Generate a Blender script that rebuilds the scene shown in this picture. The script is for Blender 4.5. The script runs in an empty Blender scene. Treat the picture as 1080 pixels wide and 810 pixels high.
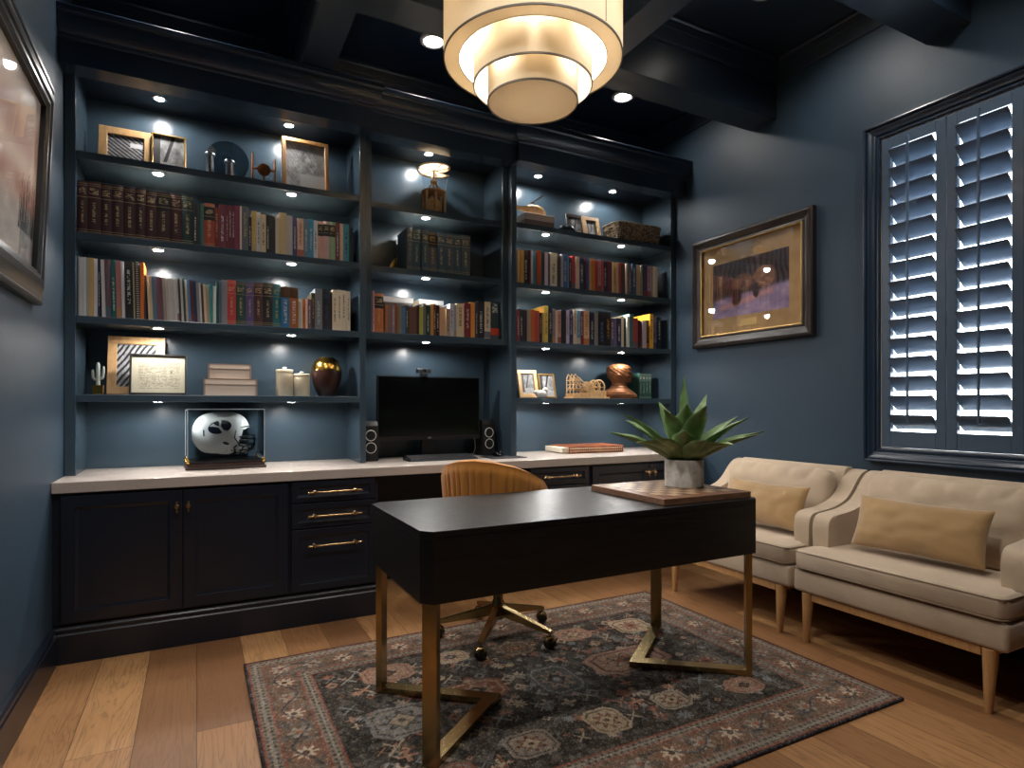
import bpy, bmesh, math, random
import numpy as np
from mathutils import Vector, Matrix, noise as mnoise

random.seed(7)
SC = bpy.context.scene
COL = SC.collection
PI = math.pi

# ------------------------------------------------------------------ helpers
def lin(c):
    return c / 12.92 if c <= 0.04045 else ((c + 0.055) / 1.055) ** 2.4

def hx(s):
    return tuple(lin(int(s[i:i + 2], 16) / 255) for i in (0, 2, 4))

def link(o, parent=None):
    COL.objects.link(o)
    if parent is not None:
        o.parent = parent
    return o

def tag(o, label=None, cat=None, group=None, kind=None):
    if label: o['label'] = label
    if cat: o['category'] = cat
    if group: o['group'] = group
    if kind: o['kind'] = kind
    return o

def thing(name, label, cat, loc=(0, 0, 0), rz=0.0, group=None):
    o = bpy.data.objects.new(name, None)
    o.empty_display_size = 0.05
    o.location = loc
    o.rotation_euler = (0, 0, rz)
    link(o)
    return tag(o, label, cat, group)

def obj(name, bm, mat, parent=None, smooth=None, loc=None, rot=None):
    """Link one bmesh as one mesh object. smooth = angle in degrees."""
    bmesh.ops.recalc_face_normals(bm, faces=bm.faces[:])
    me = bpy.data.meshes.new(name)
    if smooth is not None:
        lim = math.radians(smooth)
        for f in bm.faces: f.smooth = True
        for e in bm.edges:
            if len(e.link_faces) == 2:
                e.smooth = e.calc_face_angle(0.0) < lim
    bm.to_mesh(me); bm.free()
    mats = mat if isinstance(mat, (list, tuple)) else [mat]
    for m in mats: me.materials.append(m)
    o = bpy.data.objects.new(name, me)
    link(o, parent)
    if loc: o.location = loc
    if rot: o.rotation_euler = rot
    return o

def struct(name, bm, mat, parent=None, smooth=None):
    o = obj(name, bm, mat, parent, smooth)
    if parent is None: o['kind'] = 'structure'
    return o

def nb(): return bmesh.new()

def box(bm, x0, y0, z0, x1, y1, z1, bev=0.0, seg=1, mi=0, M=None):
    vs = [bm.verts.new(p) for p in ((x0, y0, z0), (x1, y0, z0), (x1, y1, z0), (x0, y1, z0),
                                    (x0, y0, z1), (x1, y0, z1), (x1, y1, z1), (x0, y1, z1))]
    fs = [bm.faces.new([vs[i] for i in q]) for q in
          ((0, 3, 2, 1), (4, 5, 6, 7), (0, 1, 5, 4), (1, 2, 6, 5), (2, 3, 7, 6), (3, 0, 4, 7))]
    for f in fs: f.material_index = mi
    if bev > 0:
        es = list({e for f in fs for e in f.edges})
        r = bmesh.ops.bevel(bm, geom=es, offset=bev, segments=seg, profile=0.5, affect='EDGES')
        vs = list({v for f in r['faces'] for v in f.verts} | {v for v in vs if v.is_valid})
        for f in r['faces']: f.material_index = mi
    if M is not None:
        vv = set()
        for v in vs:
            if v.is_valid:
                vv.add(v)
                for e in v.link_edges: vv.add(e.other_vert(v))
        bmesh.ops.transform(bm, matrix=M, verts=list(vv))
    return vs

def quadbox(bm, c8, mi=0):
    vs = [bm.verts.new(p) for p in c8]
    for q in ((0, 3, 2, 1), (4, 5, 6, 7), (0, 1, 5, 4), (1, 2, 6, 5), (2, 3, 7, 6), (3, 0, 4, 7)):
        bm.faces.new([vs[i] for i in q]).material_index = mi

def lathe(bm, prof, n=32, c=(0, 0, 0), axis='z', mi=0, cap=True, flip=False):
    """prof = [(r,z)...]"""
    rings = []
    def put(x, y, z):
        if axis == 'z': p = (c[0] + x, c[1] + y, c[2] + z)
        elif axis == 'y': p = (c[0] + x, c[1] + z, c[2] + y)
        else: p = (c[0] + z, c[1] + x, c[2] + y)
        return bm.verts.new(p)
    for r, z in prof:
        if r < 1e-6: rings.append([put(0, 0, z)])
        else: rings.append([put(r * math.cos(2 * PI * i / n), r * math.sin(2 * PI * i / n), z) for i in range(n)])
    fs = []
    for a, b in zip(rings, rings[1:]):
        if len(a) == 1 and len(b) == 1: continue
        for i in range(n):
            j = (i + 1) % n
            if len(a) == 1: fs.append(bm.faces.new((a[0], b[i], b[j])))
            elif len(b) == 1: fs.append(bm.faces.new((a[i], a[j], b[0])))
            else: fs.append(bm.faces.new((a[i], a[j], b[j], b[i])))
    if cap:
        for r in (rings[0], rings[-1]):
            if len(r) > 2: fs.append(bm.faces.new(r))
    for f in fs: f.material_index = mi
    return rings

def tube(bm, pts, r, n=8, closed=False, mi=0, taper=None):
    pts = [Vector(p) for p in pts]
    N = len(pts); rings = []
    up = Vector((0, 0, 1)); prev = None
    for i, p in enumerate(pts):
        a = pts[i - 1] if (i > 0 or closed) else p
        b = pts[(i + 1) % N] if (i < N - 1 or closed) else p
        t = (b - a)
        if t.length < 1e-9: t = Vector((0, 0, 1))
        t.normalize()
        if prev is None:
            u = t.cross(up)
            if u.length < 1e-3: u = t.cross(Vector((1, 0, 0)))
        else:
            u = prev - t * prev.dot(t)
            if u.length < 1e-6: u = t.cross(up)
        u.normalize(); w = t.cross(u); prev = u
        rr = r if taper is None else r * taper[i]
        rings.append([bm.verts.new(p + u * (rr * math.cos(2 * PI * k / n)) + w * (rr * math.sin(2 * PI * k / n))) for k in range(n)])
    for i in range(N if closed else N - 1):
        a, b = rings[i], rings[(i + 1) % N]
        for k in range(n):
            bm.faces.new((a[k], a[(k + 1) % n], b[(k + 1) % n], b[k])).material_index = mi
    if not closed:
        bm.faces.new(rings[0]).material_index = mi
        bm.faces.new(rings[-1]).material_index = mi
    return rings

def prism(bm, poly, d0, d1, axis='y', mi=0, bev=0.0, seg=2, cx=None):
    """extrude a 2-D polygon; axis = extrusion axis. poly coords are the other two axes in xyz order.
    cx: optional function(index)->(shift0, shift1) moving the end caps (mitres)."""
    def P(a, b, d):
        return {'x': (d, a, b), 'y': (a, d, b), 'z': (a, b, d)}[axis]
    s = (lambda i: (0, 0)) if cx is None else cx
    A = [bm.verts.new(P(a, b, d0 + s(i)[0])) for i, (a, b) in enumerate(poly)]
    B = [bm.verts.new(P(a, b, d1 + s(i)[1])) for i, (a, b) in enumerate(poly)]
    fs = [bm.faces.new(A), bm.faces.new(B)]
    n = len(poly)
    for i in range(n):
        fs.append(bm.faces.new((A[i], A[(i + 1) % n], B[(i + 1) % n], B[i])))
    for f in fs: f.material_index = mi
    if bev > 0:
        es = list(set(fs[0].edges) | set(fs[1].edges))
        bmesh.ops.bevel(bm, geom=es, offset=bev, segments=seg, profile=0.5, affect='EDGES')
    return fs

def grid(bm, nu, nv, f, mi=0, close_u=False):
    V = [[bm.verts.new(f(i / (nu if close_u else nu - 1), j / (nv - 1))) for j in range(nv)] for i in range(nu)]
    for i in range(nu if close_u else nu - 1):
        for j in range(nv - 1):
            k = (i + 1) % nu
            bm.faces.new((V[i][j], V[k][j], V[k][j + 1], V[i][j + 1])).material_index = mi
    return V

def sphere(bm, c, r, nu=16, nv=10, sx=1, sy=1, sz=1, mi=0):
    prof = [(r * math.sin(PI * k / nv), -r * math.cos(PI * k / nv)) for k in range(nv + 1)]
    prof[0] = (0, -r); prof[-1] = (0, r)
    s = len(bm.verts)
    rings = lathe(bm, prof, nu, (0, 0, 0), 'z', mi, cap=False)
    for ring in rings:
        for v in ring:
            v.co = Vector((c[0] + v.co.x * sx, c[1] + v.co.y * sy, c[2] + v.co.z * sz))

def interp(tab, x):
    if x <= tab[0][0]: return tab[0][1]
    for (a, fa), (b, fb) in zip(tab, tab[1:]):
        if x <= b:
            t = (x - a) / (b - a); t = t * t * (3 - 2 * t)
            return fa + (fb - fa) * t
    return tab[-1][1]

# ------------------------------------------------------------------ materials
class NT:
    def __init__(s, name):
        s.m = bpy.data.materials.new(name); s.m.use_nodes = True
        s.t = s.m.node_tree; s.t.nodes.clear()
        s.out = s.n('ShaderNodeOutputMaterial')
    def n(s, ty, **kw):
        nd = s.t.nodes.new(ty)
        for k, v in kw.items(): setattr(nd, k, v)
        return nd
    def l(s, a, b): s.t.links.new(a, b)
    def val(s, sock, v):
        if hasattr(v, 'links') or isinstance(v, bpy.types.NodeSocket): s.l(v, sock)
        else: sock.default_value = v
    def math(s, op, a, b=0.0, c=None, clamp=False):
        nd = s.n('ShaderNodeMath', operation=op); nd.use_clamp = clamp
        s.val(nd.inputs[0], a); s.val(nd.inputs[1], b)
        if c is not None: s.val(nd.inputs[2], c)
        return nd.outputs[0]
    def mix(s, fac, a, b, blend='MIX'):
        nd = s.n('ShaderNodeMix', data_type='RGBA', blend_type=blend)
        s.val(nd.inputs[0], fac)
        s.val(nd.inputs[6], a if not isinstance(a, tuple) else (*a[:3], 1))
        s.val(nd.inputs[7], b if not isinstance(b, tuple) else (*b[:3], 1))
        return nd.outputs[2]
    def ramp(s, fac, stops, interp='LINEAR'):
        nd = s.n('ShaderNodeValToRGB'); r = nd.color_ramp; r.interpolation = interp
        while len(r.elements) < len(stops): r.elements.new(0.5)
        for e, (p, c) in zip(r.elements, stops):
            e.position = p; e.color = (*c[:3], 1) if isinstance(c, tuple) else (c, c, c, 1)
        s.val(nd.inputs[0], fac)
        return nd.outputs[0]
    def coords(s, kind='Object', scale=(1, 1, 1), rot=(0, 0, 0), loc=(0, 0, 0)):
        tc = s.n('ShaderNodeTexCoord'); mp = s.n('ShaderNodeMapping')
        mp.inputs['Scale'].default_value = scale; mp.inputs['Rotation'].default_value = rot
        mp.inputs['Location'].default_value = loc
        s.l(tc.outputs[kind], mp.inputs[0]); return mp.outputs[0]
    def noise(s, vec, scale, detail=3, rough=0.5, out=0):
        nd = s.n('ShaderNodeTexNoise'); nd.inputs['Scale'].default_value = scale
        nd.inputs['Detail'].default_value = detail; nd.inputs['Roughness'].default_value = rough
        s.l(vec, nd.inputs['Vector']); return nd.outputs[out]
    def bsdf(s, color, rough=0.5, metal=0.0, spec=0.5, bump=None, bstr=0.1, bdist=0.01, **kw):
        b = s.n('ShaderNodeBsdfPrincipled')
        s.val(b.inputs['Base Color'], (*color[:3], 1) if isinstance(color, tuple) else color)
        s.val(b.inputs['Roughness'], rough); s.val(b.inputs['Metallic'], metal)
        b.inputs['Specular IOR Level'].default_value = spec
        for k, v in kw.items(): s.val(b.inputs[k], v)
        if bump is not None:
            bp = s.n('ShaderNodeBump'); bp.inputs['Strength'].default_value = bstr
            bp.inputs['Distance'].default_value = bdist
            s.l(bump, bp.inputs['Height']); s.l(bp.outputs[0], b.inputs['Normal'])
        s.l(b.outputs[0], s.out.inputs[0]); return b

def simple(name, h, rough=0.5, metal=0.0, spec=0.5, var=0.12, nscale=6, bscale=60, bstr=0.05, bdist=0.002, **kw):
    t = NT(name); v = t.coords()
    n = t.noise(v, nscale, 4)
    c = hx(h) if isinstance(h, str) else h
    dark = tuple(x * (1 - var) for x in c); lite = tuple(min(1, x * (1 + var)) for x in c)
    col = t.ramp(n, [(0.3, dark), (0.7, lite)])
    t.bsdf(col, rough, metal, spec, bump=t.noise(v, bscale, 3), bstr=bstr, bdist=bdist, **kw)
    return t.m

NAVY = '48637a'
M = {}
M['wall'] = simple('navy_wall_paint', '2b3d4c', 0.48, spec=0.35, var=0.04, nscale=2, bscale=55, bstr=0.13, bdist=0.004)
M['ceiling'] = simple('navy_ceiling_paint', '1c2836', 0.36, spec=0.45, var=0.04, nscale=2, bscale=60, bstr=0.15, bdist=0.003)
M['trim'] = simple('navy_trim_paint', '243243', 0.27, spec=0.5, var=0.03, nscale=3, bscale=25, bstr=0.05)
M['case'] = simple('navy_bookcase_paint', '3b4b57', 0.25, spec=0.5, var=0.03, nscale=3, bscale=30, bstr=0.04)
M['cab'] = simple('navy_cabinet_paint', '161d29', 0.3, spec=0.5, var=0.03, nscale=3, bscale=30, bstr=0.04)
M['shutter'] = simple('navy_shutter_paint', '48586a', 0.26, spec=0.5, var=0.03, nscale=3, bscale=30, bstr=0.03)
M['brass'] = simple('brushed_brass', 'd2b287', 0.24, 1.0, var=0.1, nscale=30, bscale=200, bstr=0.0)
M['antique'] = simple('antique_brass', 'a38d62', 0.27, 1.0, var=0.18, nscale=9, bscale=120, bstr=0.0)
M['gold'] = simple('polished_gold', 'd0a24e', 0.2, 1.0, var=0.06)
M['pewter'] = simple('pewter', 'a9aeb4', 0.35, 1.0, var=0.08)
M['chrome'] = simple('silver_metal', 'c8ccd0', 0.22, 1.0, var=0.04)
M['black'] = simple('black_plastic', '121316', 0.38, var=0.1)
M['blackgloss'] = simple('black_gloss_screen', '0d0e10', 0.13, spec=0.6, var=0.0, bstr=0.0)
M['white'] = simple('white_paint', 'e6e4df', 0.45, var=0.02)
M['helmet'] = simple('white_helmet_shell', 'f0eeea', 0.26, var=0.02, bstr=0.0)
M['navylogo'] = simple('navy_decal', '121a30', 0.3, var=0.02)
M['cream'] = simple('cream_ceramic', 'd9c9ac', 0.5, var=0.1, nscale=18, bscale=40, bstr=0.25, bdist=0.004)
M['boxpaper'] = simple('blush_paper', 'd3bfae', 0.6, var=0.04)
M['boxedge'] = simple('taupe_box_edge', '8f7768', 0.5, var=0.08)
M['walnutvase'] = simple('dark_lacquered_wood', '36201b', 0.3, var=0.25, nscale=14)
M['bronze'] = simple('bronze_patina', '7a4e30', 0.42, 0.45, var=0.25, nscale=14, bscale=90, bstr=0.12)
M['copper'] = simple('copper_brown', '9a6238', 0.35, 0.8, var=0.2, nscale=20)
M['slate'] = simple('dark_grey_ceramic', '2c3036', 0.3, var=0.2)
M['cactus'] = simple('pale_green_ceramic', '9aa39a', 0.5, var=0.12, nscale=30)
M['shell'] = simple('white_porcelain', 'e8e2d8', 0.35, var=0.05)
M['chairshell'] = None

def wood(name, a, b, scale=(1, 1, 1), rough=0.45, ring=14, rot=(0, 0, 0), bstr=.08, rvar=0.0):
    t = NT(name); v = t.coords('Object', scale, rot)
    w = t.n('ShaderNodeTexNoise'); w.inputs['Scale'].default_value = ring; w.inputs['Detail'].default_value = 6
    w.inputs['Distortion'].default_value = 0.6
    t.l(v, w.inputs['Vector'])
    f = t.noise(v, ring * 5, 4)
    fac = t.math('ADD', t.math('MULTIPLY', w.outputs[0], 0.7), t.math('MULTIPLY', f, 0.3))
    col = t.ramp(fac, [(0.32, hx(a)), (0.68, hx(b))])
    t.bsdf(col, t.math('ADD', rough - rvar * .3, t.math('MULTIPLY', f, rvar)) if rvar else rough, bump=f, bstr=bstr, bdist=0.002)
    return t.m

M['oak'] = wood('pale_oak', 'a87a4a', 'c99b68', (8, 8, 1), 0.42)
M['framewood'] = wood('light_wood_frame', 'b48a58', 'd0a878', (6, 6, 2), 0.45, 10)
M['walnut'] = wood('walnut', '5e3f2d', '8e664a', (1, 6, 6), 0.4)
M['darkframe'] = wood('dark_walnut_frame', '150f0c', '2a1d16', (4, 4, 4), 0.38)
M['plywood'] = wood('laser_cut_plywood', 'c49662', 'dab684', (3, 3, 3), 0.55)
M['deskwood'] = wood('black_oak', '070708', '191919', (.8, 9, 9), 0.3, 6, bstr=.35, rvar=.35)
M['blackframe'] = simple('black_metal_frame', '24221f', 0.35, 0.3, var=0.2, nscale=60)
M['greyframe'] = simple('charcoal_silver_frame', '1a1b1d', 0.3, 0.0, spec=0.6, var=0.2, nscale=20)
M['gilt'] = simple('gilt_fillet', 'b08d54', 0.35, 0.7, var=0.12, nscale=30)

def counter_mat():
    t = NT('pale_quartz'); v = t.coords()
    n = t.noise(v, 3, 6, 0.6); s = t.noise(v, 140, 2)
    col = t.mix(t.math('MULTIPLY', n, 0.5), hx('b9aea5'), hx('a0958e'))
    col = t.mix(t.math('GREATER_THAN', s, 0.66), col, hx('a3978f'))
    t.bsdf(col, 0.32, spec=0.5, bump=s, bstr=0.02); return t.m
M['counter'] = counter_mat()

def floor_mat():
    t = NT('oak_plank_floor')
    v = t.coords('Object', (1, 1, 1), (0, 0, PI / 2))
    br = t.n('ShaderNodeTexBrick'); br.offset = 0.37; br.squash = 1.0
    t.l(v, br.inputs['Vector'])
    br.inputs['Scale'].default_value = 1.0
    br.inputs['Brick Width'].default_value = 1.75; br.inputs['Row Height'].default_value = 0.19
    br.inputs['Mortar Size'].default_value = 0.0012; br.inputs['Mortar Smooth'].default_value = 0.2
    br.inputs['Color1'].default_value = (0.0, 0, 0, 1); br.inputs['Color2'].default_value = (1, 1, 1, 1)
    br.inputs['Mortar'].default_value = (0.5, 0.5, 0.5, 1); br.inputs['Bias'].default_value = 0.0
    tone = br.outputs['Color']
    # grain, stretched along the plank (y), shifted from plank to plank
    vm = t.n('ShaderNodeVectorMath', operation='MULTIPLY_ADD')
    g0 = t.coords('Object', (9, 0.75, 1))
    t.l(tone, vm.inputs[0]); vm.inputs[1].default_value = (37, 19, 5); t.l(g0, vm.inputs[2])
    w = t.n('ShaderNodeTexNoise'); w.inputs['Scale'].default_value = 1.5; w.inputs['Detail'].default_value = 5
    w.inputs['Distortion'].default_value = 1.2; t.l(vm.outputs[0], w.inputs['Vector'])
    rings = t.math('FRACT', t.math('MULTIPLY', w.outputs[0], 9.0))
    rings = t.math('ABSOLUTE', t.math('SUBTRACT', rings, 0.5))
    fine = t.noise(t.coords('Object', (140, 3, 1)), 1.0, 3)
    kn = t.n('ShaderNodeTexVoronoi'); kn.inputs['Scale'].default_value = 1.6
    t.l(t.coords('Object', (1.6, 0.8, 1)), kn.inputs['Vector'])
    knot = t.ramp(kn.outputs['Distance'], [(0.0, 1.0), (0.03, 0.7), (0.07, 0.0)])
    base = t.ramp(tone, [(0.0, hx('7c5638')), (0.35, hx('a0734b')), (0.7, hx('b48558')), (1.0, hx('c29463'))])
    c = t.mix(t.math('MULTIPLY', t.math('POWER', t.math('MULTIPLY', rings, 2.0), 2.5), 0.55), base, hx('6e4a2c'))
    c = t.mix(t.math('MULTIPLY', fine, 0.28), c, hx('6e4b2c'))
    c = t.mix(t.math('MULTIPLY', knot, 0.8), c, hx('2c1a0e'))
    c = t.mix(br.outputs['Fac'], c, hx('3a2413'))
    h = t.math('SUBTRACT', t.math('MULTIPLY', fine, 0.3), br.outputs['Fac'])
    t.bsdf(c, t.math('ADD', 0.36, t.math('MULTIPLY', fine, 0.15)), spec=0.45, bump=h, bstr=0.25, bdist=0.0015)
    return t.m
M['floor'] = floor_mat()

def fabric(name, h, weave=900, var=0.1, sheen=0.25, rough=0.9, bstr=0.25):
    t = NT(name); v = t.coords()
    a = t.noise(v, weave, 2); b = t.noise(v, 7, 4)
    c = hx(h)
    col = t.ramp(b, [(0.3, tuple(x * (1 - var) for x in c)), (0.7, tuple(min(1, x * (1 + var * 0.6)) for x in c))])
    col = t.mix(t.math('MULTIPLY', a, 0.25), col, tuple(x * 0.6 for x in c))
    t.bsdf(col, rough, spec=0.2, bump=a, bstr=bstr, bdist=0.0015, **{'Sheen Weight': sheen, 'Sheen Roughness': 0.5})
    return t.m
M['linen'] = fabric('oatmeal_linen', 'c0ab93', 700)
M['piping'] = fabric('linen_piping', 'a08e78', 900)
M['velvet'] = fabric('camel_velvet', 'a88658', 500, 0.16, 0.7, 0.75, 0.1)
M['chair'] = fabric('caramel_velvet', 'c07f36', 500, 0.18, 0.2, 0.7, 0.1)

def attr_mat(name, rough=0.6, coat=0.0, spec=0.4, bscale=0, bstr=0.2):
    t = NT(name); a = t.n('ShaderNodeAttribute'); a.attribute_name = 'Col'
    bump = t.noise(t.coords(), bscale, 2) if bscale else None
    t.bsdf(a.outputs['Color'], rough, spec=spec, bump=bump, bstr=bstr, bdist=0.002, **{'Coat Weight': coat, 'Coat Roughness': 0.03})
    return t.m
M['print'] = attr_mat('printed_paper', 0.6)
M['rug'] = attr_mat('woven_rug', 0.95, spec=0.1, bscale=420, bstr=0.6)

def glass_mat(name, tint='ffffff', refl=0.5):
    t = NT(name)
    tr = t.n('ShaderNodeBsdfTransparent'); tr.inputs[0].default_value = (*hx(tint), 1)
    gl = t.n('ShaderNodeBsdfGlossy'); gl.inputs['Roughness'].default_value = 0.02
    fr = t.n('ShaderNodeFresnel'); fr.inputs[0].default_value = 1.48
    v = t.noise(t.coords(), 3, 2)
    fac = t.math('MULTIPLY', fr.outputs[0], t.math('ADD', refl, t.math('MULTIPLY', v, 0.1)))
    mx = t.n('ShaderNodeMixShader'); t.l(fac, mx.inputs[0])
    t.l(tr.outputs[0], mx.inputs[1]); t.l(gl.outputs[0], mx.inputs[2]); t.l(mx.outputs[0], t.out.inputs[0])
    return t.m
M['glass'] = glass_mat('clear_glass')
M['pictureglass'] = glass_mat('picture_glass', 'ffffff', 0.22)
M['acrylic'] = glass_mat('clear_acrylic', 'f4f8fa', 0.9)
M['acrylicedge'] = simple('acrylic_edge_highlight', 'b9c6cc', 0.12, spec=0.6, var=0.02, bstr=0.0)  # pale colour stands in for light caught in the acrylic edges
M['darkglass'] = glass_mat('smoky_glass', 'b4bdc2', 1.2)

def emit(name, col, strength):
    t = NT(name); e = t.n('ShaderNodeEmission')
    n = t.noise(t.coords(), 4, 1)
    t.l(t.math('MULTIPLY', t.math('ADD', 0.97, t.math('MULTIPLY', n, 0.06)), strength), e.inputs[1])
    e.inputs[0].default_value = (*col, 1); t.l(e.outputs[0], t.out.inputs[0]); return t.m
M['puck'] = emit('puck_lens', (1.0, 0.97, 0.92), 120.0)
M['canlens'] = emit('can_lens', (1.0, 0.93, 0.82), 25.0)
M['led'] = emit('status_light', (0.75, 0.85, 1.0), 0.5)

def shade_mat(name, h, trans=0.45, em=0.0, ecol=(1, .8, .55)):
    t = NT(name); v = t.coords('Object', (60, 60, 200))
    n = t.noise(v, 3, 2)
    c = hx(h); col = t.ramp(n, [(0.3, tuple(x * .94 for x in c)), (0.7, c)])
    d = t.n('ShaderNodeBsdfDiffuse'); tl = t.n('ShaderNodeBsdfTranslucent')
    t.l(col, d.inputs[0]); t.l(col, tl.inputs[0])
    mx = t.n('ShaderNodeMixShader'); mx.inputs[0].default_value = trans
    t.l(d.outputs[0], mx.inputs[1]); t.l(tl.outputs[0], mx.inputs[2])
    last = mx.outputs[0]
    if em:
        e = t.n('ShaderNodeEmission'); e.inputs[0].default_value = (*ecol, 1); e.inputs[1].default_value = em
        ad = t.n('ShaderNodeAddShader'); t.l(last, ad.inputs[0]); t.l(e.outputs[0], ad.inputs[1]); last = ad.outputs[0]
    t.l(last, t.out.inputs[0]); return t.m
M['shade'] = shade_mat('cream_linen_shade', 'eee3ce', 0.4)
M['shadetrim'] = simple('grey_shade_trim', '6a6258', 0.6, var=0.1)

def leaf_mat():
    t = NT('agave_leaf'); g = t.coords('Generated')
    n = t.noise(t.coords(), 14, 3)
    col = t.ramp(n, [(0.3, hx('506a3c')), (0.55, hx('6b8653')), (0.75, hx('98ad80'))])
    t.bsdf(col, 0.42, spec=0.4, bump=t.noise(t.coords('Object', (1, 1, 1)), 60, 2), bstr=0.05)
    return t.m
M['leaf'] = leaf_mat()

def concrete():
    t = NT('mottled_concrete'); v = t.coords()
    n = t.noise(v, 16, 8, 0.7); vo = t.n('ShaderNodeTexVoronoi'); vo.inputs['Scale'].default_value = 45
    t.l(v, vo.inputs['Vector'])
    col = t.ramp(n, [(0.3, hx('9c968f')), (0.5, hx('cfcac2')), (0.72, hx('e4e0d8'))])
    t.bsdf(col, 0.85, bump=t.math('ADD', n, t.math('MULTIPLY', vo.outputs[0], 0.3)), bstr=0.4, bdist=0.004); return t.m
M['concrete'] = concrete()
M['soil'] = simple('dark_soil', '2a2018', 0.95, var=0.4, nscale=40, bscale=80, bstr=0.6, bdist=0.01)

def wicker():
    t = NT('woven_seagrass'); v = t.coords()
    br = t.n('ShaderNodeTexBrick'); br.inputs['Scale'].default_value = 1.0
    br.inputs['Brick Width'].default_value = 0.03; br.inputs['Row Height'].default_value = 0.013
    br.inputs['Mortar Size'].default_value = 0.0012
    t.l(t.coords('Object', (1, 1, 1), (PI / 2, 0, 0)), br.inputs['Vector'])
    n = t.noise(v, 75, 3, 0.7)
    col = t.ramp(n, [(0.38, hx('4a3a2a')), (0.5, hx('9a846a')), (0.6, hx('d8c6a8'))])
    col = t.mix(br.outputs['Fac'], col, hx('2a1f16'))
    t.bsdf(col, 0.8, bump=t.math('SUBTRACT', n, br.outputs['Fac']), bstr=0.8, bdist=0.003); return t.m
M['wicker'] = wicker()

def leather():
    t = NT('tooled_leather'); v = t.coords()
    n = t.noise(v, 18, 6); col = t.ramp(n, [(0.3, hx('6e3316')), (0.55, hx('a2552a')), (0.75, hx('bd6d38'))])
    t.bsdf(col, 0.36, bump=t.noise(v, 120, 3), bstr=0.2); return t.m
M['leather'] = leather()
M['pages'] = simple('page_block', 'd8cdb8', 0.85, var=0.08, nscale=90)

# books: cloth colour is the object's own colour; "ink" is an object property
def book_mat(style):
    t = NT('book_cover_style_%d' % style)
    oi = t.n('ShaderNodeObjectInfo'); ink = t.n('ShaderNodeAttribute'); ink.attribute_type = 'OBJECT'; ink.attribute_name = 'ink'
    tc = t.n('ShaderNodeTexCoord'); sp = t.n('ShaderNodeSeparateXYZ'); t.l(tc.outputs['Generated'], sp.inputs[0])
    x, y, z = sp.outputs
    front = t.math('LESS_THAN', y, 0.03)
    rnd = oi.outputs['Random']
    def band(a, b):
        return t.math('MULTIPLY', t.math('GREATER_THAN', z, a), t.math('LESS_THAN', z, b))
    def xb(a, b):
        return t.math('MULTIPLY', t.math('GREATER_THAN', x, a), t.math('LESS_THAN', x, b))
    cv = t.n('ShaderNodeCombineXYZ'); t.l(t.math('MULTIPLY', x, 3.0), cv.inputs[0]); t.l(t.math('MULTIPLY', z, 55.0), cv.inputs[1]); t.l(t.math('MULTIPLY', rnd, 50.0), cv.inputs[2])
    nz = t.n('ShaderNodeTexNoise'); nz.inputs['Scale'].default_value = 1.0; nz.inputs['Detail'].default_value = 1; t.l(cv.outputs[0], nz.inputs['Vector'])
    glyph = t.math('GREATER_THAN', nz.outputs[0], 0.5)
    wear = t.noise(t.coords(), 30, 4)
    bright = t.mix(1.0, oi.outputs['Color'], (1.3, 1.3, 1.3), 'MULTIPLY')
    base = t.mix(t.math('MULTIPLY', wear, 0.25), bright, t.mix(0.5, oi.outputs['Color'], (0.02, 0.02, 0.02)))
    mask = None
    def add(m):
        nonlocal mask
        mask = m if mask is None else t.math('MAXIMUM', mask, m)
    col = base
    if style == 1:
        lo = t.math('ADD', 0.12, t.math('MULTIPLY', rnd, 0.2)); hi = t.math('ADD', 0.7, t.math('MULTIPLY', rnd, 0.2))
        add(t.math('MULTIPLY', t.math('MULTIPLY', band(lo, hi), xb(0.32, 0.68)), glyph))
    if style in (2, 3):
        for a in ((.045, .055), (.085, .093), (.70, .709), (.92, .928), (.955, .963)): add(band(*a))
        add(t.math('MULTIPLY', t.math('MULTIPLY', band(.76, .88), xb(.15, .85)), glyph))
        add(t.math('MULTIPLY', t.math('MULTIPLY', band(.22, .62), xb(.38, .62)), glyph))
    if style == 3:
        col = t.mix(band(.62, .93), col, (0.012, 0.012, 0.014))
    if style == 4:
        add(t.math('MULTIPLY', t.math('GREATER_THAN', t.math('FRACT', t.math('MULTIPLY', z, 26.0)), 0.55), xb(.3, .95)))
    if style == 5:
        add(band(0.03, 0.2)); add(t.math('MULTIPLY', t.math('MULTIPLY', band(.3, .9), xb(.3, .7)), glyph))
    if style == 6:
        col = t.mix(t.math('GREATER_THAN', z, 0.74), col, t.mix(wear, hx('2c1a10'), hx('7a5030')))
        add(t.math('MULTIPLY', t.math('MULTIPLY', band(.12, .68), xb(.3, .7)), glyph))
    if style == 7:
        col = t.mix(band(.1, .29), col, hx('c4442c'))
        add(t.math('MULTIPLY', t.math('MULTIPLY', band(.7, .96), xb(.2, .8)), glyph))
    if mask is not None:
        f = t.math('MULTIPLY', t.math('MULTIPLY', mask, front), 0.8)
        col = t.mix(f, col, ink.outputs['Color'])
    t.bsdf(col, 0.5, bump=t.noise(t.coords(), 300, 2), bstr=0.1)
    return t.m
BM = [book_mat(i) for i in range(8)]
# ------------------------------------------------------------------ room shell
XL, XR = -0.568, 3.315
YF, YB = -1.6, 3.93
ZC = 3.36          # coffer ceiling
ZB = 3.0           # underside of the beams

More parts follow.
